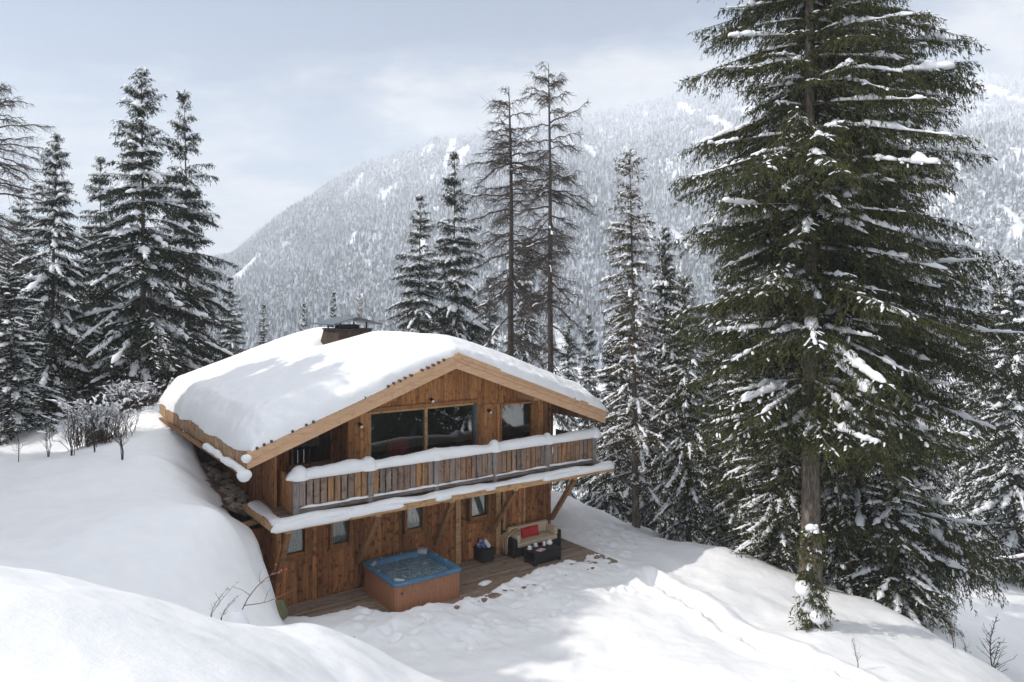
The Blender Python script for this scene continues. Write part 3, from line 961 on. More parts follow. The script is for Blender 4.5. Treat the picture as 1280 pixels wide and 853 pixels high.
        w = (w + np.roll(w, 1, 1)) / 2 * np.clip(1.0 + 1.6 * vnoise(np.arange(nS)[None] * 0.6 + 0 * w, np.arange(len(pick))[:, None] * 3.7 + 0 * w, seed), 0.25, 2)
        Pb[:, :, 2] += 0.01
        v_, f_ = strips(Pb, w * e, w * e * rng.uniform(0.75, 1.2, (len(pick), 1)))
        sv.append(v_); sf.append(f_); off += len(v_)
    # snow on the twigs
    pk = np.where((rng.rand(nt_) < snow * dabs * 1.9) & (dz > -0.42))[0]
    if len(pk):
        n4 = 5
        ss = rng.uniform(0, 0.35, (len(pk), 1)) + np.array([0, 0.07, 0.5, 0.93, 1.0])[None] * np.minimum(rng.uniform(0.2, 0.5, (len(pk), 1)), rng.uniform(0.12, 0.3, (len(pk), 1)) / tl[pk][:, None])
        Pt = np.repeat(root[pk][:, None, :], n4, 1)
        sl = ss * tl[pk][:, None]
        Pt[:, :, :2] += d2[pk][:, None, :] * sl[:, :, None]
        Pt[:, :, 2] += dz[pk][:, None] * sl - 0.25 * hang * ss * sl + 0.015
        e = np.array([[0.1, 0.75, 1.0, 0.75, 0.1]])
        w = (0.017 + 0.020 * np.minimum(1.2, tl[pk]))[:, None] * min(lump, 1.3) * rng.uniform(0.5, 1.5, (len(pk), n4))
        v_, f_ = strips(Pt, w * e, w * e * 0.8)
        sv.append(v_); sf.append(f_ + off); off += len(v_)
    cap = np.array([cen(np.array(1.0)) + [0, 0, 0.05 - 0.03 * i] for i in range(4)])
    sv = np.concatenate(sv); sf = np.concatenate(sf)
    return dict(trunk=mk('trunk', wv, [wf], bark, smooth=True, link=False), crown=mk('crown', fv, [ff], needles, link=False),
                snow_load=mk('snow_load', sv, [sf], 'branch_snow', smooth=True, link=False), H=H, R=R)


def larch(seed, H, R, clear=0.2, nb=75, trunk_r=0.2, bow=0.0, snow=0.25):
    """a bare winter larch: knotty drooping branches and thin twigs"""
    rng = np.random.RandomState(seed)
    tt = np.linspace(0, 1, 16)
    cen = lambda t: np.stack([bow * np.sin(np.asarray(t) * math.pi) + 0.05 * np.sin(np.asarray(t) * 11 + seed), 0.05 * np.cos(np.asarray(t) * 8), np.asarray(t) * H], -1)
    P = cen(tt); P[0, 2] = -1.5
    rad = trunk_r * (1 - tt) ** 0.7 + 0.012
    tv, tf = tubes(P[None], rad[None], 8)
    q = rng.rand(nb) ** 0.85
    h = H * (clear + (0.985 - clear) * q)
    az = rng.rand(nb) * 2 * math.pi
    shape = np.interp(q, [0, 0.25, 0.55, 0.85, 1], [0.55, 0.95, 1.0, 0.72, 0.22])
    L = R * shape * rng.uniform(0.55, 1.15, nb)
    a = np.interp(q, [0, 0.4, 0.8, 1], [-0.5, -0.25, 0.25, 0.9]) + rng.uniform(-0.2, 0.2, nb)
    b = rng.uniform(0.25, 0.75, nb)
    c = rng.uniform(0.1, 0.4, nb)
    foot = cen(h / H)
    dirv = np.stack([np.cos(az), np.sin(az)], -1); perp = np.stack([-np.sin(az), np.cos(az)], -1)
    bend = rng.uniform(-0.3, 0.3, nb)

    def axis(bi, t):
        Lb = L[bi]
        p = foot[bi].copy()
        p[..., :2] += dirv[bi] * (Lb * t)[..., None] + perp[bi] * (bend[bi] * Lb * t * t + 0.03 * np.sin(t * 14 + bi))[..., None]
        p[..., 2] += Lb * (a[bi] * t - b[bi] * t ** 2 + c[bi] * t ** 3) + 0.04 * np.sin(t * 17 + bi * 2)
        return p
    nA = 9
    ta = np.linspace(0, 1, nA)
    AX = axis(np.repeat(np.arange(nb)[:, None], nA, 1), np.broadcast_to(ta, (nb, nA)))
    bv, bf = tubes(AX, (0.012 + 0.013 * L)[:, None] * (1 - 0.8 * ta)[None], 4)
    m = (8 + 14 * L).astype(int)
    tb = np.repeat(np.arange(nb), m); n = len(tb)
    t = 0.12 + 0.88 * rng.rand(n)
    r0 = axis(tb, t)
    tl = (0.18 + 0.30 * L[tb] * (1 - 0.6 * t)) * rng.uniform(0.4, 1.3, n)
    fw = np.radians(rng.uniform(20, 80, n)) * np.where(rng.rand(n) < .5, -1, 1)
    d = np.concatenate([dirv[tb] * np.cos(fw)[:, None] + perp[tb] * np.sin(fw)[:, None], rng.uniform(-0.7, 0.25, (n, 1))], 1)
    sg = np.linspace(0, 1, 4)
    TP = r0[:, None, :] + d[:, None, :] * (tl[:, None] * sg[None])[:, :, None]
    TP[:, :, 2] -= (0.25 * tl)[:, None] * sg[None] ** 2
    TP += rng.normal(0, 0.012, TP.shape)
    xv, xf = tubes(TP, np.full(n, 0.011)[:, None] * (1.1 - 0.7 * sg)[None], 3)
    # twiglets
    n2 = n * 2
    ib = rng.randint(0, n, n2); st = rng.uniform(0.2, 1, n2)
    r2 = r0[ib] + d[ib] * (tl[ib] * st)[:, None]; r2[:, 2] -= 0.25 * tl[ib] * st ** 2
    d3 = d[ib] * 0.6 + rng.normal(0, 0.6, (n2, 3)); d3[:, 2] -= 0.15
    l3 = rng.uniform(0.08, 0.26, n2)
    T2 = r2[:, None, :] + d3[:, None, :] * (l3[:, None] * np.array([0, 1.0])[None])[:, :, None]
    yv, yf = tubes(T2, np.array([[0.008, 0.005]]) * np.ones((n2, 1)), 3)
    cv = np.concatenate([bv, xv, yv]); cf = np.concatenate([bf, xf + len(bv), yf + len(bv) + len(xv)])
    pick = np.where(rng.rand(nb) < snow)[0]
    pick = np.concatenate([pick, pick, pick])
    t0 = rng.uniform(0.05, 0.7, len(pick)); t1 = t0 + rng.uniform(0.08, 0.28, len(pick))
    ts = t0[:, None] + (t1 - t0)[:, None] * np.linspace(0, 1, 6)[None]
    Pb = axis(np.repeat(pick[:, None], 6, 1), ts)
    e = np.sqrt(np.clip(1 - (2 * np.linspace(0, 1, 6) - 1) ** 2, 0.02, 1))[None]
    w = rng.uniform(0.03, 0.07, (len(pick), 1)) * e
    Pb[:, :, 2] += 0.02
    sv, sf = strips(Pb, w, w * 0.9)
    return dict(trunk=mk('trunk', tv, [tf], 'larch_bark', smooth=True, link=False), crown=mk('crown', cv, [cf], 'larch_bark', link=False),
                snow_load=mk('snow_load', sv, [sf], 'branch_snow', smooth=True, link=False), H=H, R=R)


VAR = dict(
    tall=spruce(101, 33, 4.5, clear=0.19, nb=540, tuft=0.15, twig=1.7, hang=1.25, snow=0.72, lump=1.2, droop=0.75, lift=0.08, needles='olive_needles', power=0.55, trunk_r=0.33, dabs=0.26, layer=0.85),
    tall_b=spruce(202, 35, 5.5, clear=0.10, nb=620, tuft=0.16, twig=1.7, hang=1.25, snow=0.72, lump=1.2, droop=0.75, lift=0.08, needles='olive_needles', power=0.55, trunk_r=0.4, dabs=0.26, layer=0.9),
    broad=spruce(303, 17.5, 4.4, clear=0.07, nb=280, tuft=0.16, twig=1.9, hang=1.0, snow=0.85, lump=1.75, droop=1.0, power=0.85, trunk_r=0.2, dabs=0.25, layer=0.8),
    full=spruce(404, 18.5, 4.1, clear=0.05, nb=300, tuft=0.16, twig=1.9, hang=1.0, snow=0.8, lump=1.4, droop=0.95, power=0.8, trunk_r=0.2, dabs=0.25, layer=0.75),
    slim=spruce(505, 16, 2.3, clear=0.06, nb=210, tuft=0.2, twig=1.1, hang=0.8, snow=0.7, lump=1.3, droop=1.1, power=0.9, trunk_r=0.17, dabs=0.35),
    sparse=spruce(606, 17, 2.1, clear=0.16, nb=190, tuft=0.17, twig=0.9, hang=0.6, snow=0.75, lump=1.1, droop=1.0, needles='brownish_needles', power=0.6, trunk_r=0.16, dabs=0.5, thin=0.75),
    snowy=spruce(707, 14, 2.6, clear=0.06, nb=260, tuft=0.18, twig=1.1, hang=0.8, snow=0.85, lump=1.3, droop=1.1, power=0.62, trunk_r=0.14, dabs=0.55),
    olive=spruce(808, 15, 2.8, clear=0.10, nb=260, tuft=0.18, twig=1.1, hang=0.9, snow=0.75, lump=1.2, droop=1.0, power=0.55, trunk_r=0.15, dabs=0.5, needles='olive_needles', thin=0.9),
    young=spruce(909, 8, 2.9, clear=0.02, nb=200, tuft=0.18, twig=1.2, hang=0.8, snow=0.75, lump=1.4, droop=1.0, power=0.7, trunk_r=0.1, dabs=0.45, needles='olive_needles'),
    dense=spruce(1010, 14, 3.0, clear=0.03, nb=330, tuft=0.55, twig=1.2, hang=0.8, snow=0.4, lump=1.4, droop=0.9, power=0.5, trunk_r=0.2, dabs=0.2, thin=1.8),
    larch_a=larch(11, 18.5, 2.7, clear=0.22, nb=105, trunk_r=0.19, bow=-0.3, snow=0.4),
    larch_b=larch(12, 20, 2.6, clear=0.2, nb=105, trunk_r=0.18, bow=0.1, snow=0.4),
    larch_c=larch(13, 19, 3.4, clear=0.15, nb=90, trunk_r=0.24, bow=0.2),
)
_trees = 0


def plant(kind, px, D, ytop, label, R=None, group=None, sink=0.3, x=None, H=None, name=None):
    """one tree: an Empty at its foot with trunk, crown and snow_load under it"""
    global _trees
    v = VAR[kind]
    if x is None: x = (px - 640) / FPX * D
    z = float(ground(x, D)[0]) - sink
    if H is None: H = (HOR - ytop) / FPX * D - z
    lar = kind.startswith('larch')
    o = thing(name or ('larch' if lar else 'spruce'), label, 'tree', (x, D, z), (_trees * 2.399) % 6.283, group)
    o.rotation_euler = (0.016 * math.sin(_trees * 1.7), 0.016 * math.cos(_trees * 2.9), (_trees * 2.399) % 6.283)
    _trees += 1
    s = H / v['H']
    r = (R / v['R']) if R else s
    o.scale = (r, r, s)
    for part in ('trunk', 'crown', 'snow_load'):
        c = bpy.data.objects.new(part, v[part])
        COL.objects.link(c)
        c.parent = o
    return o


GL, GC, GM, GR = 'trees left of the chalet', 'trees behind the chalet', 'spruces of the wood right of the chalet', 'trees at the right edge'
plant('larch_c', -14, 37, 100, 'bare larch cut off by the left edge of the photo', 3.3, GL)
plant('broad', 62, 33, 166, 'dark spruce with thick snow lumps, between the bare larch and the tallest left spruce', 2.9, GL)
plant('broad', 180, 35, 86, 'tallest spruce left of the chalet, its bare lower trunk standing above the shrubs', 4.3, GL)
plant('full', 238, 41, 113, 'dark full spruce rising directly behind the far left corner of the snowy roof', 3.7, GL)
plant('full', 128, 45, 195, 'spruce top half hidden behind the tallest left spruce, on its left side', 3.2, GL)
plant('snowy', 16, 29, 335, 'small snowy spruce low at the left edge in front of the bare larch', 2.2, GL)
plant('full', 290, 52, 345, 'low dark spruce peeping out between the full spruce and the roof edge', 2.4, GL)
plant('young', 108, 37, 400, 'short bushy spruce under the gap between the two left spruces', 2.6, GL)
plant('full', 28, 47, 235, 'spruce in the back row behind the left edge larch', 3.0, GL)
plant('slim', 330, 72, 380, 'small far spruce left of the chimney, nearest the dark left trees', 1.5, GC)
plant('slim', 378, 86, 378, 'tiny far spruce between two others left of the chimney', 1.4, GC)
plant('slim', 415, 80, 364, 'small far spruce right above the chimney hood', 1.6, GC)
plant('sparse', 446, 90, 368, 'thin brownish far spruce just right of the chimney hood', 1.5, GC)
plant('full', 520, 43, 243, 'snow dusted spruce behind the roof ridge, left of the two bare larches', 3.1, GC)
plant('full', 570, 46, 190, 'taller dark spruce behind the roof peak, touching the left bare larch', 3.5, GC)
plant('larch_a', 640, 40, 110, 'left of the two tall bare larches behind the roof, its trunk slightly bowed', 3.1, GC)
plant('larch_b', 686, 38, 83, 'right and taller of the two bare larches behind the roof', 2.6, GC)
plant('snowy', 658, 54, 296, 'snowy spruce seen between the two bare larch trunks', 2.2, GC)
plant('snowy', 612, 60, 345, 'low snowy spruce behind the roof left of the bowed larch', 1.9, GC)
plant('snowy', 708, 57, 402, 'low snowy spruce just right of the tallest larch trunk', 1.7, GC)
plant('full', 738, 50, 392, 'short dark spruce above the right end of the roof', 1.9, GC)
plant('sparse', 795, 30.5, 186, 'tall thin brownish spruce with a long bare trunk right of the chalet', 2.0, GM)
plant('snowy', 833, 37, 283, 'snowy spruce just right behind the tall thin brownish one', 1.8, GM)
plant('olive', 862, 30, 345, 'snow flecked spruce on a thin dark trunk midway between chalet and giant spruces', 1.9, GM)
plant('snowy', 764, 37, 428, 'low snowy spruce beside the right end of the balcony', 1.7, GM)
plant('olive', 902, 35, 300, 'spruce whose top reaches the lowest left boughs of the giant spruce', 2.1, GM)
plant('olive', 925, 28.8, 400, 'slender spruce with a bare pale trunk rising from the snow edge', 1.7, GM)
plant('olive', 968, 28, 420, 'slender spruce closest to the left side of the giant trunk', 1.7, GM)
plant('snowy', 778, 44, 360, 'snowy spruce behind the thin brownish one, towards the roof', 2.0, GM)
plant('snowy', 942, 41, 310, 'spruce standing deep in the wood behind the slender pale trunks', 2.4, GM)
plant('olive', 988, 36, 340, 'spruce deep in the wood directly behind the giant trunk', 2.2, GM)
plant('snowy', 848, 48, 350, 'far spruce in the gap left of the snow flecked one', 2.1, GM)
plant('snowy', 815, 41, 440, 'low snowy spruce at the back of the wood between two dark trunks', 1.9, GM)
plant('snowy', 888, 44, 430, 'low spruce filling the back of the wood under the taller tops', 2.2, GM)
plant('tall', 1013, 24, -480, 'giant spruce with a thick bare lower trunk at the snow edge', 4.3, GR)
plant('tall_b', 1072, 27, -470, 'giant spruce behind the thick trunk, boughs spreading far to the right', 5.1, GR)
plant('olive', 974, 26.5, 470, 'spruce close behind the left side of the thick bare trunk', 1.9, GR)
plant('young', 1046, 26, 545, 'young spruce filling the gap right of the thick bare trunk', 1.7, GR)
plant('young', 1118, 24.5, 560, 'low dense spruce hanging over the ravine at the foot of the giants', 2.2, GR)
plant('olive', 1108, 30.5, 330, 'spruce hidden among the right hand boughs of the giants', 2.3, GR)
plant('olive', 1150, 31, 430, 'spruce at the right flank of the giants, above the ravine', 1.7, GR)
plant('snowy', 1272, 40, 330, 'snowy spruce at the right edge of the photo, across the ravine', 2.9, GR)
plant('snowy', 1228, 54, 392, 'snowy far spruce left of the one at the right edge', 2.5, GR)
plant('snowy', 1306, 50, 300, 'tall snowy spruce cut by the right edge, top most of the far group', 3.0, GR)
plant('snowy', 1252, 68, 345, 'far snowy spruce showing between the two right edge spruces', 2.6, GR)
plant('snowy', 1204, 62, 405, 'far snowy spruce half hidden by the right boughs of the giants', 2.5, GR)
# the stand on the bank beyond the left edge, which shades the near bank and the lower roof
for i, (x, y, ztop, r) in enumerate(((-19.4, 16.6, 10.4, 2.8), (-21.0, 18.6, 12.0, 2.8), (-22.5, 20.7, 12.4, 2.6), (-23.6, 22.6, 11.6, 2.4), (-18.0, 14.4, 7.9, 2.7), (-16.6, 12.4, 6.6, 2.6),
                                     (-20.5, 15.0, 10.5, 2.8), (-15.4, 9.8, 5.0, 2.4), (-14.6, 7.2, 3.6, 2.2))):
    plant('dense', 0, y, 0, 'dark dense spruce of the row beyond the left edge of the photo', r, 'spruces beyond the left edge', x=x, H=ztop - float(ground(x, y)[0]) + 0.3)
# the wood beyond the right edge, which the windows mirror
for i, (x, y, ztop, r) in enumerate(((17.5, 13.5, 5, 2.8), (20.5, 10.5, 8, 3.0), (24.5, 14.5, 9, 3.2), (25, 8.5, 7, 3.0), (29, 12, 10, 3.2), (22, 5.5, 6, 3.0), (31, 5, 9, 3.2), (18.5, 17.2, 4, 2.4))):
    plant('full' if i % 2 else 'dense', 0, y, 0, 'snowy spruce of the wood beyond the right edge of the photo', r, 'spruces beyond the right edge', x=x, H=ztop + 6 - float(ground(x, y)[0]) + 0.3)


def bare_sapling(px, D, H, label, seed, stems=1, lean=0.0, mat='twig_bark', group='bare saplings in the snow', r0=0.014, spread=0.5):
    rng = np.random.RandomState(seed)
    x = (px - 640) / FPX * D
    z = float(ground(x, D)[0])
    o = thing('sapling', label, 'sapling', (x, D, z), 0, group)
    P, R_ = [], []
    P2, R2 = [], []
    for s in range(stems):
        h = H * rng.uniform(0.65, 1.0)
        n = 8
        t = np.linspace(0, 1, n)
        ang = rng.rand() * 6.28
        k = rng.uniform(0.05, 0.3) * spread if stems > 1 else 0
        p = np.stack([k * h * np.cos(ang) * t + lean * h * t ** 1.5 + 0.02 * h * np.sin(t * 7 + s), k * h * np.sin(ang) * t, h * t - 0.3 * (t == 0)], -1)
        p[1:, :2] += rng.normal(0, 0.008 * h, (n - 1, 2))
        P.append(p); R_.append(r0 * (1 - 0.8 * t))
        for b in range(int(9 * h) + 5):
            tb = rng.uniform(0.18, 0.97)
            f = np.array([np.interp(tb, t, p[:, i]) for i in range(3)])
            a = rng.rand() * 6.28
            l = h * rng.uniform(0.12, 0.36) * (1.1 - tb)
            d = np.array([math.cos(a), math.sin(a), rng.uniform(0.4, 1.3)]); d /= np.linalg.norm(d)
            sg = np.linspace(0, 1, 4)
            q = f + d * (l * sg)[:, None]; q[:, 2] += 0.15 * l * sg ** 2; q[1:] += rng.normal(0, 0.012, (3, 3))
            P2.append(q); R2.append(r0 * 0.45 * (1 - 0.6 * sg))
            for c in range(2):
                f2 = q[rng.randint(1, 4)]
                a2 = a + rng.uniform(-1, 1); d4 = np.array([math.cos(a2), math.sin(a2), rng.uniform(0.2, 1.2)])
                q2 = f2 + d4 * (l * 0.3 * sg)[:, None]
                P2.append(q2); R2.append(r0 * 0.28 * (1 - 0.5 * sg))
    v, f = tubes(np.array(P), np.array(R_), 5)
    mk('stem', v, [f], mat, o, smooth=True)
    v, f = tubes(np.array(P2), np.array(R2), 3)
    mk('branches', v, [f], mat, o)
    return o


bare_sapling(23, 22, 1.75, 'thin bare sapling nearest the left edge on the shaded bank', 1, 1)
bare_sapling(90, 23, 2.1, 'bare many-stemmed sapling left of the snowy bush', 2, 5)
bare_sapling(118, 23.5, 1.9, 'bare forked sapling between the snowy bush and the many-stemmed one', 12, 4)
bare_sapling(60, 24, 1.5, 'short bare sapling second from the left edge', 13, 3)
bare_sapling(152, 21.5, 1.95, 'bare dark sapling standing in front of the snowy bush, nearest the roof', 3, 3, lean=-0.05)
bare_sapling(1238, 25, 3.0, 'tall bare sapling in the ravine at the lower right corner', 4, 2, lean=0.18, r0=0.03)
bare_sapling(1072, 18.2, 1.1, 'fine bare twigs sticking out of the lit snow beside the track', 5, 2, lean=-0.2, r0=0.008)
bare_sapling(1192, 21, 1.2, 'fine bare twigs on the snow edge above the ravine', 6, 3, lean=-0.1, r0=0.008)
bare_sapling(1216, 24, 1.8, 'bare brush at the bottom of the ravine, left of the tall sapling', 7, 3, lean=-0.25, r0=0.012)
bare_sapling(262, 10.8, 0.62, 'short bare twigs on the crest of the near bank, left pair', 8, 2, lean=0.65, r0=0.006)
bare_sapling(275, 10.9, 0.5, 'short bare twigs on the crest of the near bank, right pair', 9, 2, lean=0.85, r0=0.006)


def snowy_bush(px, D, w, h, label, seed):
    """a bush bowed under snow: twigs and lumps of snow on them"""
    rng = np.random.RandomState(seed)
    x = (px - 640) / FPX * D
    z = float(ground(x, D)[0])
    o = thing('bush', label, 'bush', (x, D, z - 0.1), 0, 'bushes bowed under snow')
    n = 230
    t = np.linspace(0, 1, 8)
    az = rng.rand(n) * 6.28
    hh = h * rng.uniform(0.5, 1.1, n); rr = w * rng.uniform(0.25, 1.0, n)
    P = np.stack([np.cos(az)[:, None] * rr[:, None] * t ** 1.3 + rng.normal(0, .4, (n, 1)), np.sin(az)[:, None] * rr[:, None] * t ** 1.3 + rng.normal(0, .4, (n, 1)),
                  hh[:, None] * (1.5 * t - 0.75 * t ** 2.2)], -1)
    P += rng.normal(0, 0.06, P.shape)
    v, f = tubes(P, 0.012 * (1.1 - 0.8 * t)[None] * np.ones((n, 1)), 3)
    mk('stem', v, [f], 'twig_bark', o)
    ts = rng.uniform(0.3, 0.95, 420); ib = rng.randint(0, n, 420)
    S_ = []
    for q, b in zip(ts, ib):
        s = np.clip(q + np.linspace(-0.07, 0.09, 5), 0, 1)
        S_.append(np.stack([np.interp(s, t, P[b, :, i]) for i in range(3)], -1))
    S_ = np.array(S_)
    e = np.array([0.15, 0.8, 1, 0.8, 0.15])[None]
    w_ = rng.uniform(0.012, 0.06, (420, 1)) * e
    v, f = strips(S_, w_, w_ * 1.0)
    mk('snow_load', v, [f], 'branch_snow', o, smooth=True)


snowy_bush(125, 26, 1.5, 2.0, 'rounded bush bowed under snow below the tallest left spruce', 21)
snowy_bush(168, 30, 1.1, 1.5, 'snow covered bush close to the back corner of the roof', 22)
snowy_bush(1205, 46, 2.0, 1.6, 'snow covered brush across the ravine at the right', 24)


def little_spruce():
    """the little snow laden spruce tip in front of the thick trunk"""
    m = spruce(1313, 2.9, 0.36, clear=0.03, nb=70, tuft=0.13, twig=2.2, hang=1.3, snow=0.3, lump=1.2, droop=1.6, needles='olive_needles', power=0.3, trunk_r=0.03, dabs=0.25, whorl=False)
    D = 20.6
    x = (1014 - 640) / FPX * D
    z = float(ground(x, D)[0])
    o = thing('young_spruce', 'little snow laden spruce standing alone before the thick trunk', 'tree', (x, D, z - 0.05), 0)
    for part in ('trunk', 'crown', 'snow_load'):
        c = bpy.data.objects.new(part, m[part]); COL.objects.link(c); c.parent = o
    # balls of snow sitting on it
    rng = np.random.RandomState(5)
    mb = MB()
    for (dx, dy, dz, r) in ((0.0, 0, 2.9, 0.17), (-0.26, -0.1, 1.2, 0.27), (0.12, -0.15, 0.42, 0.24), (-0.1, 0.05, 0.62, 0.2), (0.2, 0.05, 0.78, 0.16)):
        prof = [(0.02, -0.75 * r), (0.6 * r, -0.6 * r), (0.95 * r, -0.15 * r), (0.97 * r, 0.25 * r), (0.72 * r, 0.65 * r), (0.35 * r, 0.88 * r), (0.01, 0.95 * r)]
        mb.lathe([(a * rng.uniform(0.92, 1.08), b) for a, b in prof], (dx, dy, dz), 12)
    mb.build('snow_cap', 'branch_snow', o, smooth=True)


little_spruce()


def fallen_trunk(p0, p1, r, label, seed):
    rng = np.random.RandomState(seed)
    p0 = np.array(p0, float); p1 = np.array(p1, float)
    o = thing('fallen_trunk', label, 'fallen tree', tuple(p0), 0, 'fallen trunks across the ravine')
    t = np.linspace(0, 1, 10)
    P = (p1 - p0)[None] * t[:, None]; P[:, 2] += 0.15 * np.sin(t * 5 + seed)
    mb = MB(); mb.tube(P, r * (1 - 0.6 * t), 7)
    mb.build('trunk', 'larch_bark', o, smooth=True)
    B = []
    for i in range(14):
        q = rng.uniform(0.15, 0.95); f = np.array([np.interp(q, t, P[:, k]) for k in range(3)])
        d = rng.normal(0, 1, 3); d[2] = abs(d[2]) * 0.5; d /= np.linalg.norm(d)
        s = np.linspace(0, 1, 4); B.append(f + d * (rng.uniform(0.4, 1.2) * s)[:, None])
    v, f = tubes(np.array(B), 0.018 * np.array([[1, .8, .6, .3]]) * np.ones((14, 1)), 3)
    mk('branches', v, [f], 'larch_bark', o)
    Q = P.copy(); Q[:, 2] += r * 0.6
    v, f = snow_strip(Q, r * 0.9, r * 0.9, rng)
    mk('snow_load', v, [f], 'branch_snow', o, smooth=True)


fallen_trunk(at(1300, 656, 41), at(1195, 657, 43), 0.16, 'straight snow topped fallen trunk high across the ravine', 3)
fallen_trunk(at(1300, 688, 36), at(1212, 713, 37), 0.13, 'crooked fallen trunk slanting lower in the ravine', 4)


def berry_branch():
    D = 11.6
    p = at(303, 757, D)
    z = float(ground(p[0], D)[0])
    o = thing('berry_twig', 'bent twig with red buds poking from a snow lump on the near bank', 'twig', (p[0], D, z), 0)
    rng = np.random.RandomState(9)
    lines = [[(303, 762), (312, 744), (325, 729), (338, 719), (352, 713)], [(312, 744), (302, 737), (291, 734)], [(305, 757), (330, 754), (345, 748), (368, 737)],
             [(322, 732), (332, 726), (344, 727)], [(330, 754), (334, 742), (338, 735)], [(338, 719), (347, 717), (358, 712)], [(325, 729), (324, 720), (327, 712)], [(338, 719), (343, 712), (345, 706)]]
    P = []
    for i, l in enumerate(lines):
        l = np.array(l, float); s = np.linspace(0, 1, 6); a = np.linspace(0, 1, len(l))
        q = np.stack([np.interp(s, a, l[:, 0]), np.interp(s, a, l[:, 1])], 1)
        dd = D + 0.25 * rng.normal() * s
        P.append(np.stack([(q[:, 0] - 640) / FPX * dd - p[0], dd - D, (HOR - q[:, 1]) / FPX * dd - z], 1))
    v, f = tubes(np.array(P), np.array([[0.009, 0.008, 0.007, 0.006, 0.005, 0.004]]) * np.array([1.1, .6, .9, .5, .5, .6, .5, .5])[:, None], 5)
    mk('stem', v, [f], 'red_twig', o, smooth=True)
    mb = MB()
    for q in (P[0][-1], P[5][-1], P[0][-2], P[5][3], P[7][-1]):
        r = 0.015
        mb.lathe([(0.002, -r), (r * .8, -r * .5), (r, 0), (r * .7, r * .7), (0.002, r)], tuple(q), 8)
    mb.build('bud', 'berry', o, smooth=True)
    mb = MB()
    r = 0.15
    mb.lathe([(r * 1.5, -0.12), (r * 1.2, 0), (r * 0.95, r * 0.55), (r * 0.6, r * 0.95), (0.01, r * 1.1)], (-0.1, 0.0, 0.06), 14)
    mb.build('snow_cap', 'branch_snow', o, smooth=True)


berry_branch()


# ------------------------------------------------------------------ the chalet (local axes: x along the front, y to the back, z up from the terrace)
RL, RC, RRt, RH, RS = -1.42, 5.2, 11.82, 7.39, 0.364
VF, VB = -0.3, 12.0


def roof_h(u):
    return RH - RS * abs(u - RC)


chalet = thing('chalet', 'timber chalet under a thick snow roof with a long balcony', 'chalet', (O[0], O[1], ZD), ROT)
rng = random.Random(4)


def board_run(mb, u0, u1, hb, ht_, v, t=0.03, wmin=0.11, wmax=0.21, jit=0.008, gap=0.006, axis='u', holes=()):
    """vertical boards side by side; hb / ht_ give the foot and top at a position"""
    u = u0
    while u < u1 - 1e-3:
        w = min(rng.uniform(wmin, wmax), u1 - u)
        if u1 - u - w < 0.05: w = u1 - u
        dv = rng.uniform(0, jit)
        spans = [(hb, ht_)]
        for (a, b, c, d) in holes:
            if u + w > a + 0.02 and u < b - 0.02:
                spans = [s for s in ((hb, lambda x, c=c: c), (lambda x, d=d: d, ht_))]
        for lo, hi in spans:
            a0, a1 = u + gap / 2, u + w - gap / 2
            z = [lo(a0), lo(a1), hi(a1), hi(a0)]
            if z[2] - z[1] < 0.02 and z[3] - z[0] < 0.02: continue
            if axis == 'u':
                y0, y1 = v - t - dv, v
                mb.hexa([(a0, y0, z[0]), (a1, y0, z[1]), (a1, y1, z[1]), (a0, y1, z[0]), (a0, y0, z[3]), (a1, y0, z[2]), (a1, y1, z[2]), (a0, y1, z[3])])
            else:
                x0, x1 = v - t - dv, v
                mb.hexa([(x0, a0, z[0]), (x1, a0, z[0]), (x1, a1, z[1]), (x0, a1, z[1]), (x0, a0, z[3]), (x1, a0, z[3]), (x1, a1, z[2]), (x0, a1, z[2])])
        u += w


k_ = lambda c: (lambda x: c)
rf = lambda x: roof_h(x) - 0.17
# lower wall with its three window openings and the stable door
WIN = [(0.02, 0.80, 1.40, 2.62), (1.47, 2.24, 1.42, 2.62), (4.06, 4.84, 1.40, 2.62), (6.60, 7.50, 1.38, 2.62)]
mb = MB()
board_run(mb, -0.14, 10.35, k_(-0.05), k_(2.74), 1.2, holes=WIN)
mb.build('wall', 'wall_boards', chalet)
# left and back walls, side return under the balcony
mb = MB()
board_run(mb, 1.2, 11.6, lambda y: -0.05, lambda y: roof_h(-0.14) - 0.17, -0.14, axis='v')
mb.build('side_wall', 'wall_boards', chalet)
mb = MB()
board_run(mb, 1.2, 11.6, lambda y: -0.05, lambda y: roof_h(-0.14) - 0.17, 10.38, axis='v', jit=0.004)
mb.build('side_wall', 'wall_boards', chalet)
mb = MB(); mb.prism_uh([(-0.1, 0), (10.3, 0), (10.3, roof_h(10.3) - .2), (5.2, RH - .2), (-0.1, roof_h(-0.1) - .2)], 11.5, 11.6)
mb.build('back_wall', 'wall_boards', chalet)
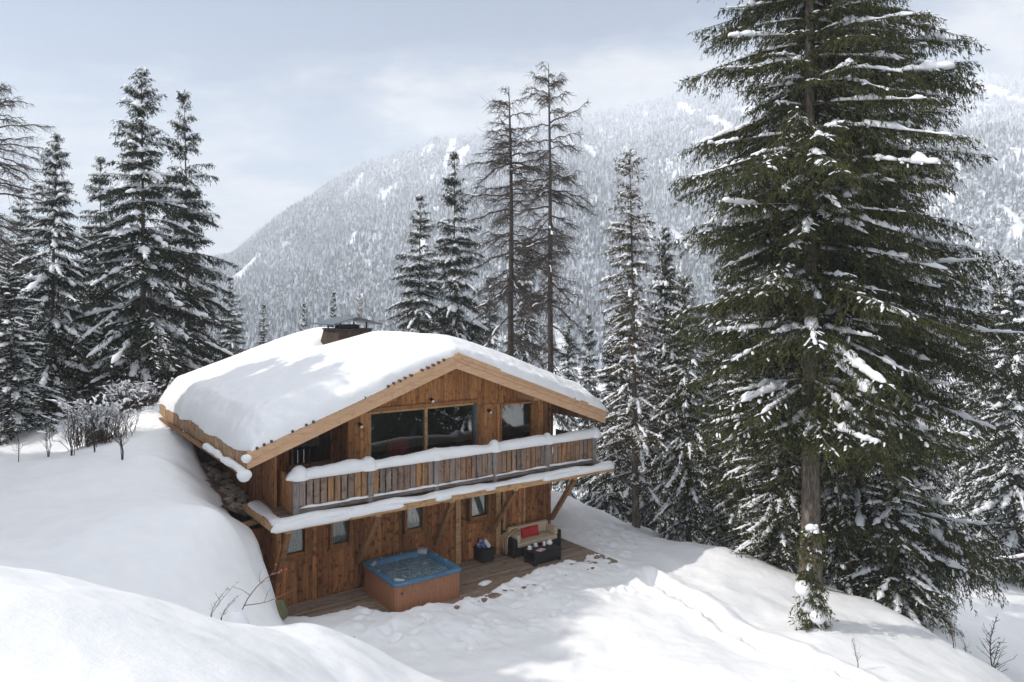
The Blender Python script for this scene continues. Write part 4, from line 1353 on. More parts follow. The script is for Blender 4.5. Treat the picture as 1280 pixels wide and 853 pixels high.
# core behind the lower boards, floor between the storeys
mb = MB()
for a, b in ((-0.1, 0.02), (0.80, 1.47), (2.24, 4.06), (4.84, 6.60), (7.50, 10.31)): mb.box(a, b, 1.205, 1.30, 0, 2.74)
mb.box(-0.1, 10.31, 1.205, 1.30, 2.62, 2.735)
for a, b, c, d in WIN: mb.box(a, b, 1.205, 1.30, 0, c)
mb.box(-0.1, 10.31, 1.302, 11.4, 2.75, 2.9)
mb.box(-0.1, 10.31, 2.6, 2.65, 0.02, 2.74)
mb.build('inner_wall', 'dark_wood', chalet)
for a, b, c, d in WIN:
    fr = MB()
    fr.box(a, a + .09, 1.08, 1.22, c, d); fr.box(b - .13, b, 1.04, 1.22, c, d); fr.box(a + .09, b - .13, 1.10, 1.218, c, c + .12); fr.box(a + .09, b - .13, 1.132, 1.218, d - .09, d)
    win = MB(); win.box(a + .09, b - .13, 1.175, 1.185, c + .12, d - .09)
    w = win.build('window', 'window_glass', chalet)
    fr.build('frame', 'frame_wood', w)
    sl = MB(); sl.box(a - .06, b + .06, 1.08, 1.17, c - .07, c - .004); sl.build('sill', 'frame_wood', w)
    cu = MB()
    n = 26
    xs = np.linspace(a + .1, b - .1, n); ys = 1.225 + 0.02 * np.sin(xs * 60)
    Pv = [(x, y, z) for z in (c + .05, d) for x, y in zip(xs, ys)]
    cu.add(Pv, [[[i, i + 1, n + i + 1, n + i] for i in range(n - 1)]])
    cu.build('curtain', 'curtain', w, smooth=True)
# stable door under the fourth window and its posts
mb = MB(); board_run(mb, 6.56, 7.54, k_(0.03), k_(1.28), 1.145, t=0.035, wmin=.13, wmax=.17)
d_ = mb.build('door', 'wall_boards', chalet)
mb = MB(); mb.tube([(7.42, 1.09, 0.98), (7.42, 1.05, 0.98), (7.30, 1.05, 0.98)], [.012] * 3, 6); mb.build('handle', 'dark_metal', d_)
for a, b, c in ((6.02, 6.22, 1.06), (7.72, 7.92, 1.06), (8.05, 8.16, 1.10), (9.0, 9.09, 1.12)):
    mb = MB(); mb.box(a, b, c, 1.158, 0.0, 2.735); mb.build('post', 'beam_wood', chalet)
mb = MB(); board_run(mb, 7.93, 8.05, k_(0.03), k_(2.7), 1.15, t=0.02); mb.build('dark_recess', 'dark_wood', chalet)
# braces under the balcony
for u0, u1 in ((-0.16, -0.30), (2.39, 2.42), (5.22, 5.02), (7.5, 7.57), (10.3, 10.28)):
    mb = MB(); mb.beam((u0, 1.08, 0.84), (u1, -0.30, 2.62), 0.15, 0.15, up=(0, 1, 0.3))
    mb.build('brace', 'brace_wood', chalet)
    mb = MB(); mb.box(u1 - .09, u1 + .09, -0.36, 1.12, 2.60, 2.735); mb.build('joist', 'beam_wood', chalet)
# the balcony
mb = MB()
for i in range(11):
    v0 = -0.40 + i * 0.146
    mb.box(-0.72, 12.05, v0, v0 + 0.140, 2.86 + 0.003 * (i % 3), 2.945)
mb.box(-0.70, 12.0, 1.21, 2.35, 2.905, 2.94)
mb.build('balcony_floor', 'deck_boards', chalet)
mb = MB()
for a, b in ((-0.74, 3.3), (3.31, 7.1), (7.11, 12.08)): mb.box(a, b, -0.50, -0.405, 2.71, 2.93)
mb.box(-0.80, -0.725, -0.40, 2.3, 2.74, 2.93)
mb.build('balcony_beam', 'beam_wood', chalet)
posts = [2.29 * i for i in range(6)]
for p in posts:
    mb = MB(); mb.box(p - .085, p + .085, -0.11, 0.06, 2.947, 4.06); mb.hexa([(p - .085, -.11, 4.06), (p + .085, -.11, 4.06), (p + .085, .06, 4.06), (p - .085, .06, 4.06), (p - .05, -.07, 4.10), (p + .05, -.07, 4.10), (p + .05, .02, 4.10), (p - .05, .02, 4.10)])
    mb.build('railing_post', 'grey_beam', chalet)
rb, rr_ = MB(), MB()
for i in range(5):
    a, b = posts[i] + .09, posts[i + 1] - .09
    rr_.box(a, b, -0.10, 0.0, 3.05, 3.17); rr_.box(a, b, -0.015, 0.045, 3.86, 3.95); rr_.box(a, b, -0.12, 0.07, 3.99, 4.03)
    n = 10
    w = (b - a) / n
    for j in range(n):
        g = rng.uniform(0.02, 0.055)
        lo = 3.20 + rng.uniform(-0.015, 0.03)
        x0, x1 = a + j * w + g / 2, a + (j + 1) * w - g / 2
        y = -0.05 + rng.uniform(-0.006, 0.006)
        rb.box(x0, x1, y, y + .03, lo, 3.99 + rng.uniform(-.02, -.002))
rb.build('railing_boards', 'rail_boards', chalet)
rr_.build('railing_rail', 'rail_beam', chalet)
mb = MB(); board_run(mb, 0.10, 2.38, k_(2.96), lambda y: 4.02, 0.03, axis='v', wmin=.12, wmax=.17)
mb.build('side_railing', 'gable_boards', chalet)
mb = MB(); board_run(mb, 0.10, 2.2, k_(2.96), lambda y: 4.0, 11.47, axis='v', wmin=.12, wmax=.17)
mb.build('side_railing', 'rail_boards', chalet)
nr = np.random.RandomState(8)
# snow on the rail, heaped on the posts, and on the ledge before it
v1, f1 = snow_strip([(-0.28, -0.03, 4.03), (11.62, -0.03, 4.03)], 0.19, 0.28, nr, wn=.18, hn=.26, freq=1.0)
mb = MB(); mb.add(v1, [f1])
for p in posts:
    r = rng.uniform(.15, .2)
    mb.lathe([(r * 1.5, 0.0), (r * 1.45, .10), (r * 1.25, .22), (r * .85, .32), (r * .4, .38), (0.01, .39)], (p + rng.uniform(-.06, .12), -0.01, 4.0), 18)
mb.build('railing_snow', 'snow', chalet, smooth=True)
mb = MB()
v1, f1 = snow_strip([(-0.80, -0.36, 2.93), (5.6, -0.36, 2.92), (12.15, -0.36, 2.92)], 0.19, 0.13, nr, wn=.4, hn=.45, freq=1.1); mb.add(v1, [f1])
v1, f1 = snow_strip([(-0.62, -0.45, 2.93), (-0.58, 0.3, 2.93), (-0.55, 2.1, 2.93)], 0.18, 0.13, nr, wn=.3, hn=.4); mb.add(v1, [f1])
for (a, b, d) in ((-0.85, 1.5, .27), (1.3, 3.2, .2), (4.3, 4.9, .2), (8.6, 12.1, .16), (6.2, 6.6, .14)):
    v1, f1 = snow_strip([(a, -0.50, 2.93 - d * .55), (b, -0.50, 2.93 - d * .5)], 0.10, d, nr, wn=.25, hn=.3, freq=2); mb.add(v1, [f1])
v1, f1 = snow_strip([(0.1, -0.045, 3.165), (11.4, -0.045, 3.165)], 0.07, 0.05, nr, wn=.3, hn=.6, freq=3); mb.add(v1, [f1])
mb.build('ledge_snow', 'snow', chalet, smooth=True)
# upper storey: gable boards, piers, glazing
mb = MB()
board_run(mb, 2.08, 7.9, lambda x: 5.60 if x < 6.9 else 5.45, rf, 1.2)
mb.build('gable_wall', 'gable_boards', chalet)
mb = MB()
board_run(mb, 2.08, 2.80, k_(2.96), lambda x: min(5.598, rf(x)), 1.19, t=0.06); mb.build('pier', 'gable_boards', chalet); mb = MB()
board_run(mb, 6.92, 7.95, k_(2.96), lambda x: min(5.44, rf(x)), 1.2, t=0.05); mb.build('pier', 'gable_boards', chalet); mb = MB()
board_run(mb, 9.40, 9.95, k_(2.96), rf, 1.2, t=0.06)
mb.build('pier', 'gable_boards', chalet)
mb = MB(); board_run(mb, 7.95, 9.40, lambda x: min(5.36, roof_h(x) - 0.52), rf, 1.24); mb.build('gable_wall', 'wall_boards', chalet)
mb = MB(); mb.box(2.06, 7.0, 1.10, 1.16, 5.54, 5.66); mb.build('gable_rail', 'gable_boards', chalet)
# main glazing
gl = MB()
gl.box(2.86, 4.82, 1.17, 1.18, 3.0, 5.53); gl.box(4.92, 6.80, 1.17, 1.18, 3.0, 5.53)
g = gl.build('window', 'glass', chalet)
fr = MB(); fr.box(2.80, 2.86, 1.12, 1.22, 2.96, 5.538); fr.box(4.82, 4.92, 1.10, 1.23, 2.96, 5.538); fr.box(2.86, 4.82, 1.13, 1.21, 5.47, 5.537); fr.box(4.92, 6.80, 1.13, 1.21, 5.47, 5.537)
fr.box(2.86, 4.82, 1.13, 1.21, 2.96, 3.04); fr.box(4.92, 6.80, 1.13, 1.21, 2.96, 3.04)
fr.build('frame', 'beam_wood', g)
fr = MB(); fr.box(6.80, 6.90, 1.08, 1.22, 2.96, 5.538); fr.build('shutter_rail', 'sheet_metal', g)
# right pane with a sloping head
pts = [(8.02, 3.0), (9.36, 3.0), (9.36, roof_h(9.36) - .55), (8.02, min(5.34, roof_h(8.02) - .55))]
gl = MB(); gl.prism_uh(pts, 1.17, 1.18); g2 = gl.build('window', 'window_glass', chalet)
fr = MB()
fr.box(7.95, 8.02, 1.12, 1.22, 2.96, 5.3); fr.box(9.36, 9.44, 1.10, 1.22, 2.96, 5.25)
fr.beam((8.0, 1.17, pts[3][1] + .03), (9.38, 1.17, pts[2][1] + .03), 0.1, 0.07, up=(0, 0, 1))
fr.build('frame', 'gable_boards', g2)
# left recess: set back wall with a glazed opening and rail
mb = MB()
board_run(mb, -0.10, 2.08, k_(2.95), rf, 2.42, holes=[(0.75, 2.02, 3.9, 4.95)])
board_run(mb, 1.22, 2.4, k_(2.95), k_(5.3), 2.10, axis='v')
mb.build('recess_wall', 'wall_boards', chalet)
gl = MB(); gl.box(0.75, 2.02, 2.40, 2.41, 3.9, 4.95); g3 = gl.build('window', 'glass', chalet)
fr = MB(); fr.box(0.55, 2.06, 2.26, 2.38, 3.79, 3.9); fr.box(0.69, .75, 2.33, 2.39, 3.9, 5.0); fr.build('frame', 'brace_wood', g3)
# the dark room behind the glass
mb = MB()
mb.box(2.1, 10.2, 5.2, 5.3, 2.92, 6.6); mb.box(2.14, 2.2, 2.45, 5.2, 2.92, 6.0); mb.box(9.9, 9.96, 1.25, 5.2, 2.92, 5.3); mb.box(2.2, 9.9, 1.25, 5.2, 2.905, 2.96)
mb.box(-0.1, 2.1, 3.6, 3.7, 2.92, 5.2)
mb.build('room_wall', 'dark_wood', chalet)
# snow mount: right hand end beyond the wall, seen under the eave
mb = MB(); mb.box(9.97, 10.18, 1.15, 1.32, 2.95, roof_h(10.1) - .17); mb.build('post', 'brace_wood', chalet)

# roof slab, purlins, verge boards, eave boards
roof_mb = MB()
roof_mb.prism_uh([(RL, roof_h(RL) - .01), (RL, roof_h(RL) - .15), (RC, RH - .15), (RRt, roof_h(RRt) - .15), (RRt, roof_h(RRt) - .01), (RC, RH - .01)], VF + .06, VB)
roof = roof_mb.build('roof', 'brace_wood', chalet)
for uu in (1.6, 5.2, 8.75):
    mb = MB(); hh = roof_h(uu) - .17 - (0.04 if uu != 5.2 else 0.02); mb.box(uu - .12, uu + .12, -0.02, 11.8, hh - .30, hh); mb.build('purlin', 'beam_wood', roof)
vb, vb2 = MB(), MB()
for sgn, ue in ((-1, RL), (1, RRt)):
    def par(mbx, top, bot, v0, v1, u_in):
        """board following the slope between the eave and the ridge"""
        pl = [(ue, roof_h(ue) - bot), (ue, roof_h(ue) - top), (RC, RH - top), (RC, RH - bot)]
        if sgn < 0: pl = pl[::-1]
        mbx.prism_uh(pl, v0, v1)
    par(vb, -0.02, 0.215, VF - .03, VF + .055, 0)
    par(vb, 0.22, 0.46, VF, VF + .052, 0)
    if sgn > 0: par(vb, -0.06, 0.10, VF - .075, VF - .033, 0)
vb.build('verge_board', 'fascia_wood', roof)
mb = MB(); mb.hexa([(RC - .11, VF - .09, RH - .16), (RC + .11, VF - .09, RH - .16), (RC + .11, VF - .01, RH - .16), (RC - .11, VF - .01, RH - .16), (RC - .11, VF - .09, RH + .03), (RC + .11, VF - .09, RH + .03), (RC + .11, VF - .01, RH + .03), (RC - .11, VF - .01, RH + .03)])
mb.build('ridge_cap', 'fascia_wood', roof)
mb = MB(); board_run(mb, VF + .06, VB - .02, lambda y: roof_h(RL) - .47 + rng.uniform(-.012, .012), lambda y: roof_h(RL) - .02, RL, axis='v', wmin=.14, wmax=.26, jit=.012)
mb.build('eave_board', 'eave_boards', roof)
mb = MB(); board_run(mb, VF + .06, VB - .02, lambda y: roof_h(RRt) - .45, lambda y: roof_h(RRt) - .02, RRt + .04, axis='v', wmin=.14, wmax=.26)
mb.build('eave_board', 'eave_boards', roof)
# slates showing along the left verge and eave
mb = MB()
for i in range(34):
    u = RL + 0.05 + i * 0.196
    h = roof_h(u) + 0.012
    if u > 5.0: break
    if rng.random() < .18: continue
    dd = rng.uniform(-.03, .05)
    mb.tube([(u, VF - .075 + dd, h + .005), (u + .02, VF + .5, h + .005)], [.046, .046], 7)
mb.build('roof_tiles', 'slate', roof)
# gutter below the left eave with snow on it
mb = MB(); mb.beam((RL - .14, VF - .15, roof_h(RL) - .52), (RL - .14, VB - .8, roof_h(RL) - .50), 0.12, 0.09); gut = mb.build('gutter', 'brace_wood', roof)
mb = MB()
v1, f1 = snow_strip([(RL - .14, VF - .25, roof_h(RL) - .49), (RL - .14, VF + 4.2, roof_h(RL) - .47)], 0.10, 0.11, nr, wn=.4, hn=.5, freq=2.2); mb.add(v1, [f1])
for (du, dv, dh, r) in ((-.12, VF - .16, -.58, .20), (-.05, VF - .10, -.14, .14)):
    mb.lathe([(0.01, -.8 * r), (.55 * r, -.62 * r), (.95 * r, -.1 * r), (1.0 * r, .3 * r), (.75 * r, .68 * r), (.3 * r, .86 * r), (.01, .9 * r)], (RL + du, dv, roof_h(RL) + dh), 14)
mb.build('gutter_snow', 'snow', gut, smooth=True)


def roof_snow():
    """one thick rounded sheet over both slopes"""
    nu, nv = 230, 210
    s = np.linspace(0, 1, nu); s = 0.5 - 0.5 * np.cos(s * math.pi) * (0.55 + 0.45 * np.abs(np.cos(s * math.pi)))
    q = np.linspace(0, 1, nv); q = 0.5 - 0.5 * np.cos(q * math.pi) * (0.55 + 0.45 * np.abs(np.cos(q * math.pi)))
    Sg, Q = np.meshgrid(s, q)
    vv = VF + Q * (VB - VF)
    ul = RL - 0.07 + 0.13 * fbm(vv * .8, vv * 0, 81, 4) + 0.18 * np.exp(-((vv - VF) / .5) ** 2)
    ur = RRt + 0.12 + 0.16 * fbm(vv * .8, vv * 0 + 5, 82, 4)
    u = ul + Sg * (ur - ul)
    vf = VF - 0.045 + 0.10 * fbm(u * 1.1, u * 0, 83, 4) - 0.05 * sst(-1.5, 1.5, u) * sst(3.2, 2.2, u) + 0.10 * sst(2.4, 3.2, u) * sst(5.0, 4.4, u) - 0.05 * sst(5.2, 6, u)
    vk = VB + 0.2 + 0.15 * fbm(u * .8, u * 0, 84, 3)
    v = vf + Q * (vk - vf)
    prof = lambda d, r: np.sqrt(np.clip(1 - (1 - np.clip(d / r, 0, 1)) ** 2, 0, 1))
    T = 0.82 + 0.10 * fbm(u * .28, v * .28, 85, 3) - 0.08 * np.exp(-((u - RC) / 1.3) ** 2)
    rough = 0.5 * np.exp(-np.minimum(v - vf, 3) / .7) + 0.5 * np.exp(-(u - ul) / .5) + .5 * np.exp(-(ur - u) / .6)
    T = T * (1 + rough * (0.22 * fbm(u * 1.9, v * 1.9, 86, 4, .55) + 0.26 * fbm(u * 4.5, v * 4.5, 87, 4, .6)))
    t = T * (0.55 * prof(u - ul, 0.22) + 0.45 * sst(0, 0.65, u - ul)) * (0.55 * prof(ur - u, 0.25) + 0.45 * sst(0, 0.65, ur - u)) * (0.42 * prof(v - vf, 0.20) + 0.58 * sst(0.0, 1.25, v - vf - 0.05)) * prof(vk - v, .7)
    # a hollow round the chimney
    base = RH - RS * (np.sqrt((u - RC) ** 2 + 0.5 ** 2) - 0.2)
    plane = RH - RS * np.abs(u - RC)
    dch = np.hypot((u - CHU) / 1.25, (v - CHV) / 1.15)
    t = t * (1 - 0.5 * np.exp(-dch ** 4))
    top = np.maximum(base, plane - .3) + t
    bl = sst(0.0, 0.55, t)
    top = plane * (1 - bl) + base * bl + t
    bot = plane + 0.012
    n = nu * nv
    Pt = np.stack([u, v, top], -1).reshape(-1, 3); Pb = np.stack([u, v, np.minimum(bot, top - .002)], -1).reshape(-1, 3)
    i = np.arange(nv - 1)[:, None]; j = np.arange(nu - 1)[None, :]
    qd = np.stack([i * nu + j, i * nu + j + 1, (i + 1) * nu + j + 1, (i + 1) * nu + j], -1).reshape(-1, 4)
    ring = np.concatenate([np.arange(nu), nu * np.arange(1, nv) + nu - 1, (nv - 1) * nu + np.arange(nu - 2, -1, -1), nu * np.arange(nv - 2, 0, -1)])
    r2 = np.roll(ring, -1)
    side = np.stack([ring, n + ring, n + r2, r2], -1)
    mk('roof_snow', np.concatenate([Pt, Pb]), [np.concatenate([qd, qd[:, ::-1] + n, side])], 'snow', roof, smooth=True)


# chimney, near the ridge at the back
CHU, CHV = 4.55, 7.0
roof_snow()
cb = roof_h(CHU)
mb = MB()
hw, hd = 0.66, 0.80
zb, zt = cb + .05, cb + 0.86
f_ = 1.22
P = [(CHU - hw * f_, CHV - hd * f_, zb), (CHU + hw * f_, CHV - hd * f_, zb), (CHU + hw * f_, CHV + hd * f_, zb), (CHU - hw * f_, CHV + hd * f_, zb),
     (CHU - hw, CHV - hd, zt), (CHU + hw, CHV - hd, zt), (CHU + hw, CHV + hd, zt), (CHU - hw, CHV + hd, zt)]
for i in range(4):
    a, b = i, (i + 1) % 4
    n = 8
    for j in range(n):
        t0, t1 = j / n + .004, (j + 1) / n - .004
        A, B_, C_, D_ = [np.array(P[k]) for k in (a, b, 4 + b, 4 + a)]
        q = [A + (B_ - A) * t0, A + (B_ - A) * t1, D_ + (C_ - D_) * t1, D_ + (C_ - D_) * t0]
        nrm = np.cross(B_ - A, D_ - A); nrm /= np.linalg.norm(nrm)
        ou = [x + nrm * 0.02 for x in q]
        mb.hexa([ou[0], ou[1], q[1], q[0], ou[3], ou[2], q[2], q[3]])
mb.hexa([np.array(p) * 1.0 for p in P])
chim = mb.build('chimney', 'chimney_boards', roof)
mb = MB(); mb.box(CHU - hw - .05, CHU + hw + .05, CHV - hd - .05, CHV + hd + .05, zt + .002, zt + .07); mb.box(CHU - .35, CHU + .35, CHV - .4, CHV + .4, zt + .072, zt + .22)
mb.build('flue', 'dark_metal', chim)
for a in (-1, 1):
    for b in (-1, 1):
        mb = MB(); mb.box(CHU + a * .55 - .025, CHU + a * .55 + .025, CHV + b * .62 - .025, CHV + b * .62 + .025, zt + .07, zt + .32); mb.build('leg', 'dark_metal', chim)
mb = MB()
ev, rg, ov = 1.02, zt + .54, 1.05
mb.prism_uh([(CHU - ev, zt + .22), (CHU, rg - .04), (CHU + ev, zt + .22), (CHU + ev, zt + .26), (CHU, rg), (CHU - ev, zt + .26)], CHV - ov, CHV + ov)
mb.build('hood', 'sheet_metal', chim)

# small lamps on the walls
for (u, v, h) in ((5.05, 1.12, 5.80), (2.45, 1.08, 5.20), (7.4, 1.1, 5.22)):
    mb = MB(); mb.tube([(u, v, h), (u, v - .05, h), (u, v - .16, h - .06)], [.05, .055, .075], 10); wl = mb.build('wall_lamp', 'dark_metal', chalet, smooth=False)
    mb = MB(); mb.tube([(u, v - .161, h - .0605), (u + .0, v - .175, h - .066)], [.062, .05], 10); mb.build('lamp_glass', 'lamp_white', wl)
mb = MB(); mb.tube([(5.12, -.08, 2.60), (5.12, -.08, 2.52)], [.05, .06], 10); wl = mb.build('wall_lamp', 'dark_metal', chalet)
mb = MB(); mb.lathe([(.001, -.05), (.035, -.035), (.045, 0), (.03, .03)], (5.12, -.08, 2.48), 10); mb.build('bulb', 'bulb', wl, smooth=True)


def placed(name, label, cat, u, v, h=0.0, rz=0.0, group=None):
    return thing(name, label, cat, wp(u, v, h), ROT + rz, group)


# ------------------------------------------------------------------ terrace, stones under the eave
mb = MB()
for i in range(23):
    v0 = -2.0 + i * 0.142
    if v0 > 1.05: break
    a = -0.75
    for b in ((3.1, 7.4, 10.8) if i % 2 else (1.6, 5.4, 9.2, 10.8)):
        mb.box(a + .003, b - .003, v0, v0 + 0.134, -0.08, rng.uniform(-.004, .002)); a = b
dk = mb.build('terrace', 'deck_boards')
dk.location = wp(0, 0, 0); dk.rotation_euler = (0, 0, ROT)
tag(dk, kind='structure')
# loose earth and rubble on the strip sheltered by the eave
ep = np.random.RandomState(3)
vs = np.linspace(2.40, 10.8, 90); us = np.linspace(-1.6, -0.18, 16)
Ug, Vg = np.meshgrid(us, vs)
Hg = 2.10 + 0.13 * Vg - 0.35 * (Ug + .2) + 0.16 * fbm(Ug * 3, Vg * 3, 91, 4, .6)
n = 16
i = np.arange(89)[:, None]; j = np.arange(15)[None, :]
q = np.stack([i * n + j, i * n + j + 1, (i + 1) * n + j + 1, (i + 1) * n + j], -1).reshape(-1, 4)
eo = mk('bare_earth', np.stack([Ug, Vg, Hg], -1).reshape(-1, 3), [q], 'earth', smooth=True)
eo.location = wp(0, 0, 0); eo.rotation_euler = (0, 0, ROT); tag(eo, kind='structure')


def rock(name, r, seed, mat='stone'):
    """an irregular angular stone"""
    rg_ = np.random.RandomState(seed)
    th = np.linspace(0, math.pi, 7); ph = np.linspace(0, 2 * math.pi, 10, endpoint=False)
    T_, P_ = np.meshgrid(th, ph, indexing='ij')
    d = np.stack([np.sin(T_) * np.cos(P_), np.sin(T_) * np.sin(P_), np.cos(T_)], -1)
    pl = rg_.normal(0, 1, (11, 3)); pl /= np.linalg.norm(pl, axis=1, keepdims=True)
    off = rg_.uniform(.65, 1.0, 11)
    k = (d @ pl.T) / off
    rr = 1 / np.maximum(k.max(-1), .75)
    p = d * rr[..., None] * np.array([1.25, 1.0, .72]) * r
    i = np.arange(6)[:, None]; j = np.arange(10)[None, :]
    q = np.stack([i * 10 + j, (i + 1) * 10 + j, (i + 1) * 10 + (j + 1) % 10, i * 10 + (j + 1) % 10], -1).reshape(-1, 4)
    return mk(name, p.reshape(-1, 3), [q], mat, link=False)


rocks = [rock('stone', .16, s) for s in range(5)]
for k in range(46):
    u = ep.uniform(-1.05, -0.3); v = 2.5 + 5.2 * ep.rand() ** 1.3
    h = 2.10 + 0.13 * v - 0.35 * (u + .2) + 0.03
    o = bpy.data.objects.new('stone', rocks[k % 5]); COL.objects.link(o)
    o.location = wp(u, v, h); o.rotation_euler = (ep.uniform(-.3, .3), ep.uniform(-.3, .3), ep.rand() * 6)
    s = ep.uniform(.35, 1.0); o.scale = (s, s, s)
    tag(o, 'rough brown stone of the rubble under the left eave', 'stone', 'stones under the left eave')
o = bpy.data.objects.new('stone', rock('stone', .3, 77)); COL.objects.link(o); o.location = wp(-0.42, 2.75, 2.62)
tag(o, 'largest pale stone at the front end of the rubble, beside the balcony corner', 'stone', 'stones under the left eave')
mb = MB(); mb.beam((-1.5, 2.33, 2.18), (-0.2, 2.33, 2.36), .1, .16); bm_ = mb.build('retaining_beam', 'beam_wood')
bm_.location = wp(0, 0, 0); bm_.rotation_euler = (0, 0, ROT); tag(bm_, 'squared timber holding back the rubble beside the balcony corner', 'beam')
mb = MB(); board_run(mb, -1.1, -0.17, k_(0.0), lambda x: 2.09, 2.36, t=.04); bp = mb.build('retaining_wall', 'wall_boards')
bp.location = wp(0, 0, 0); bp.rotation_euler = (0, 0, ROT); tag(bp, 'short boarded wall below the rubble, left of the chalet front', 'wall')
o = bpy.data.objects.new('stone', rock('stone', .42, 55, 'dead_leaf')); COL.objects.link(o); o.location = wp(-0.75, -0.95, 0.75); o.scale = (.5, .5, 1.1)
tag(o, 'mossy upright stone in the snow edge at the left end of the terrace', 'stone')

# ------------------------------------------------------------------ hot tub
tub = placed('hot_tub', 'square hot tub with brown cabinet and blue rim full of bubbling water', 'hot tub', 3.58, -0.27)
W2, D2 = 1.17, 1.19


def rr_ring(hx, hy, r, n=6):
    P = []
    for q, (sx, sy) in enumerate(((1, 1), (-1, 1), (-1, -1), (1, -1))):
        for a in np.linspace(q * math.pi / 2, (q + 1) * math.pi / 2, n):
            P.append((sx * (hx - r) + r * math.cos(a), sy * (hy - r) + r * math.sin(a)))
    return np.array(P)


def loft(mb, rings, close_last=False):
    m = len(rings[0])
    Vv = np.concatenate(rings)
    F = [[i * m + j, i * m + (j + 1) % m, (i + 1) * m + (j + 1) % m, (i + 1) * m + j] for i in range(len(rings) - 1) for j in range(m)]
    mb.add(Vv, [F])
    if close_last:
        b = mb.n - m
        mb.f.setdefault(m, []).append(np.array([list(range(m))]) + b)


r3 = lambda hx, hy, r, z: np.column_stack([rr_ring(hx, hy, r), np.full(24, z)])
mb = MB()
# cabinet with narrow upright grooves
pts = rr_ring(W2 - .05, D2 - .05, .16, 6)
per = np.concatenate([pts, pts[:1]]); sl = np.concatenate([[0], np.cumsum(np.linalg.norm(np.diff(per, axis=0), axis=1))])
ns = 240
ss = np.linspace(0, sl[-1], ns, endpoint=False)
px_ = np.interp(ss, sl, per[:, 0]); py_ = np.interp(ss, sl, per[:, 1])
gro = np.where(np.arange(ns) % 3 == 0, 0.988, 1.0)
rings = [np.column_stack([px_ * gro, py_ * gro, np.full(ns, z)]) for z in (-0.06, 0.80)]
loft(mb, rings)
mb.build('cabinet', 'tub_cabinet', tub)
mb = MB()
loft(mb, [r3(W2 - .03, D2 - .03, .2, .79), r3(W2, D2, .22, .80), r3(W2 + .01, D2 + .01, .22, .85), r3(W2 - .01, D2 - .01, .22, .885), r3(W2 - .05, D2 - .05, .22, .90), r3(W2 - .13, D2 - .13, .24, .895),
          r3(W2 - .17, D2 - .17, .26, .87), r3(W2 - .20, D2 - .20, .28, .80), r3(W2 - .26, D2 - .26, .3, .70), r3(W2 - .34, D2 - .34, .34, .58)], True)
mb.build('rim', 'tub_shell', tub, smooth=True)
mb = MB()
loft(mb, [r3(.001, .001, .0005, .745)] + [r3((W2 - .232) * s, (D2 - .232) * s, .29 * s, .745) for s in (.25, .5, .75, 1.0)])
mb.build('water', 'tub_water', tub, smooth=True)
for (x, y, a) in ((-.88, .86, .8), (.86, .9, -.8), (-.86, -.85, 2.3)):
    mb = MB(); mb.rbox(-.17, .17, -.06, .06, -.05, .07, .05); hr = mb.build('headrest', 'grey_plastic', tub, smooth=True); hr.location = (x, y, .84); hr.rotation_euler = (-.5, 0, a)
mb = MB(); mb.lathe([(.17, 0), (.18, .03), (.16, .055), (.10, .06), (.001, .062)], (.92, .98, .89), 18); mb.build('control_cap', 'grey_plastic', tub, smooth=True)
mb = MB()
for (x, y) in ((-.5, D2 - .10), (.2, D2 - .10), (W2 - .1, .3), (W2 - .1, -.3), (-W2 + .1, .1)):
    mb.lathe([(.04, 0), (.042, .012), (.02, .018), (.001, .019)], (x, y, .897), 10)
mb.build('air_valve', 'grey_plastic', tub)
mb = MB(); mb.tube([(-.92, -D2 + .055, .58), (-.92, -D2 + .02, .58)], [.035, .03], 10); mb.build('drain_cap', 'black_plastic', tub)
# ------------------------------------------------------------------ sofa
sofa = placed('sofa', 'black wicker two seat sofa with beige cushions against the wall', 'sofa', 9.03, 0.70)
mb = MB()
mb.rbox(-1.1, 1.1, -.42, .42, .06, .34, .03)
mb.build('seat_base', 'wicker', sofa)
for sx in (-1, 1):
    mb = MB(); x = sx * 1.01; mb.rbox(x - .09, x + .09, -.42, .42, .345, .66, .03); mb.build('armrest', 'wicker', sofa)
mb = MB(); mb.rbox(-1.1, 1.1, .30, .42, .662, .80, .03); mb.rbox(-.915, .915, .305, .418, .345, .66, .02); mb.build('backrest', 'wicker', sofa)
for sx in (-1.05, 1.05):
    for sy in (-.37, .37):
        mb = MB(); mb.box(sx - .03, sx + .03, sy - .03, sy + .03, 0, .06); mb.build('leg', 'black_plastic', sofa)
mb = MB(); mb.rbox(-.91, .91, -.44, .29, .345, .50, .05); mb.build('seat_cushion', 'beige_cushion', sofa, smooth=True)
mb = MB(); mb.rbox(-.91, .91, .10, .30, .505, .92, .06); mb.build('back_cushion', 'beige_cushion', sofa, smooth=True)
for sx in (-1, 1):
    mb = MB(); x = sx * .85; mb.rbox(x - .075, x + .075, -.44, .22, .505, .80, .05); mb.build('side_cushion', 'beige_cushion', sofa, smooth=True)


def pillow(o, w, h, t, mat):
    n = 15
    a = np.linspace(-1, 1, n)
    A, B_ = np.meshgrid(a, a)
    x = A * w / 2 * (1 - .07 * (1 - B_ ** 2)); z = B_ * h / 2 * (1 - .07 * (1 - A ** 2))
    y = t / 2 * ((1 - A ** 4) * (1 - B_ ** 4)) ** .55
    v = np.concatenate([np.stack([x, y, z], -1).reshape(-1, 3), np.stack([x, -y, z], -1).reshape(-1, 3)])
    i = np.arange(n - 1)[:, None]; j = np.arange(n - 1)[None, :]
    q = np.stack([i * n + j, i * n + j + 1, (i + 1) * n + j + 1, (i + 1) * n + j], -1).reshape(-1, 4)
    return mk(o, v, [q[:, ::-1], q + n * n], mat, smooth=True)


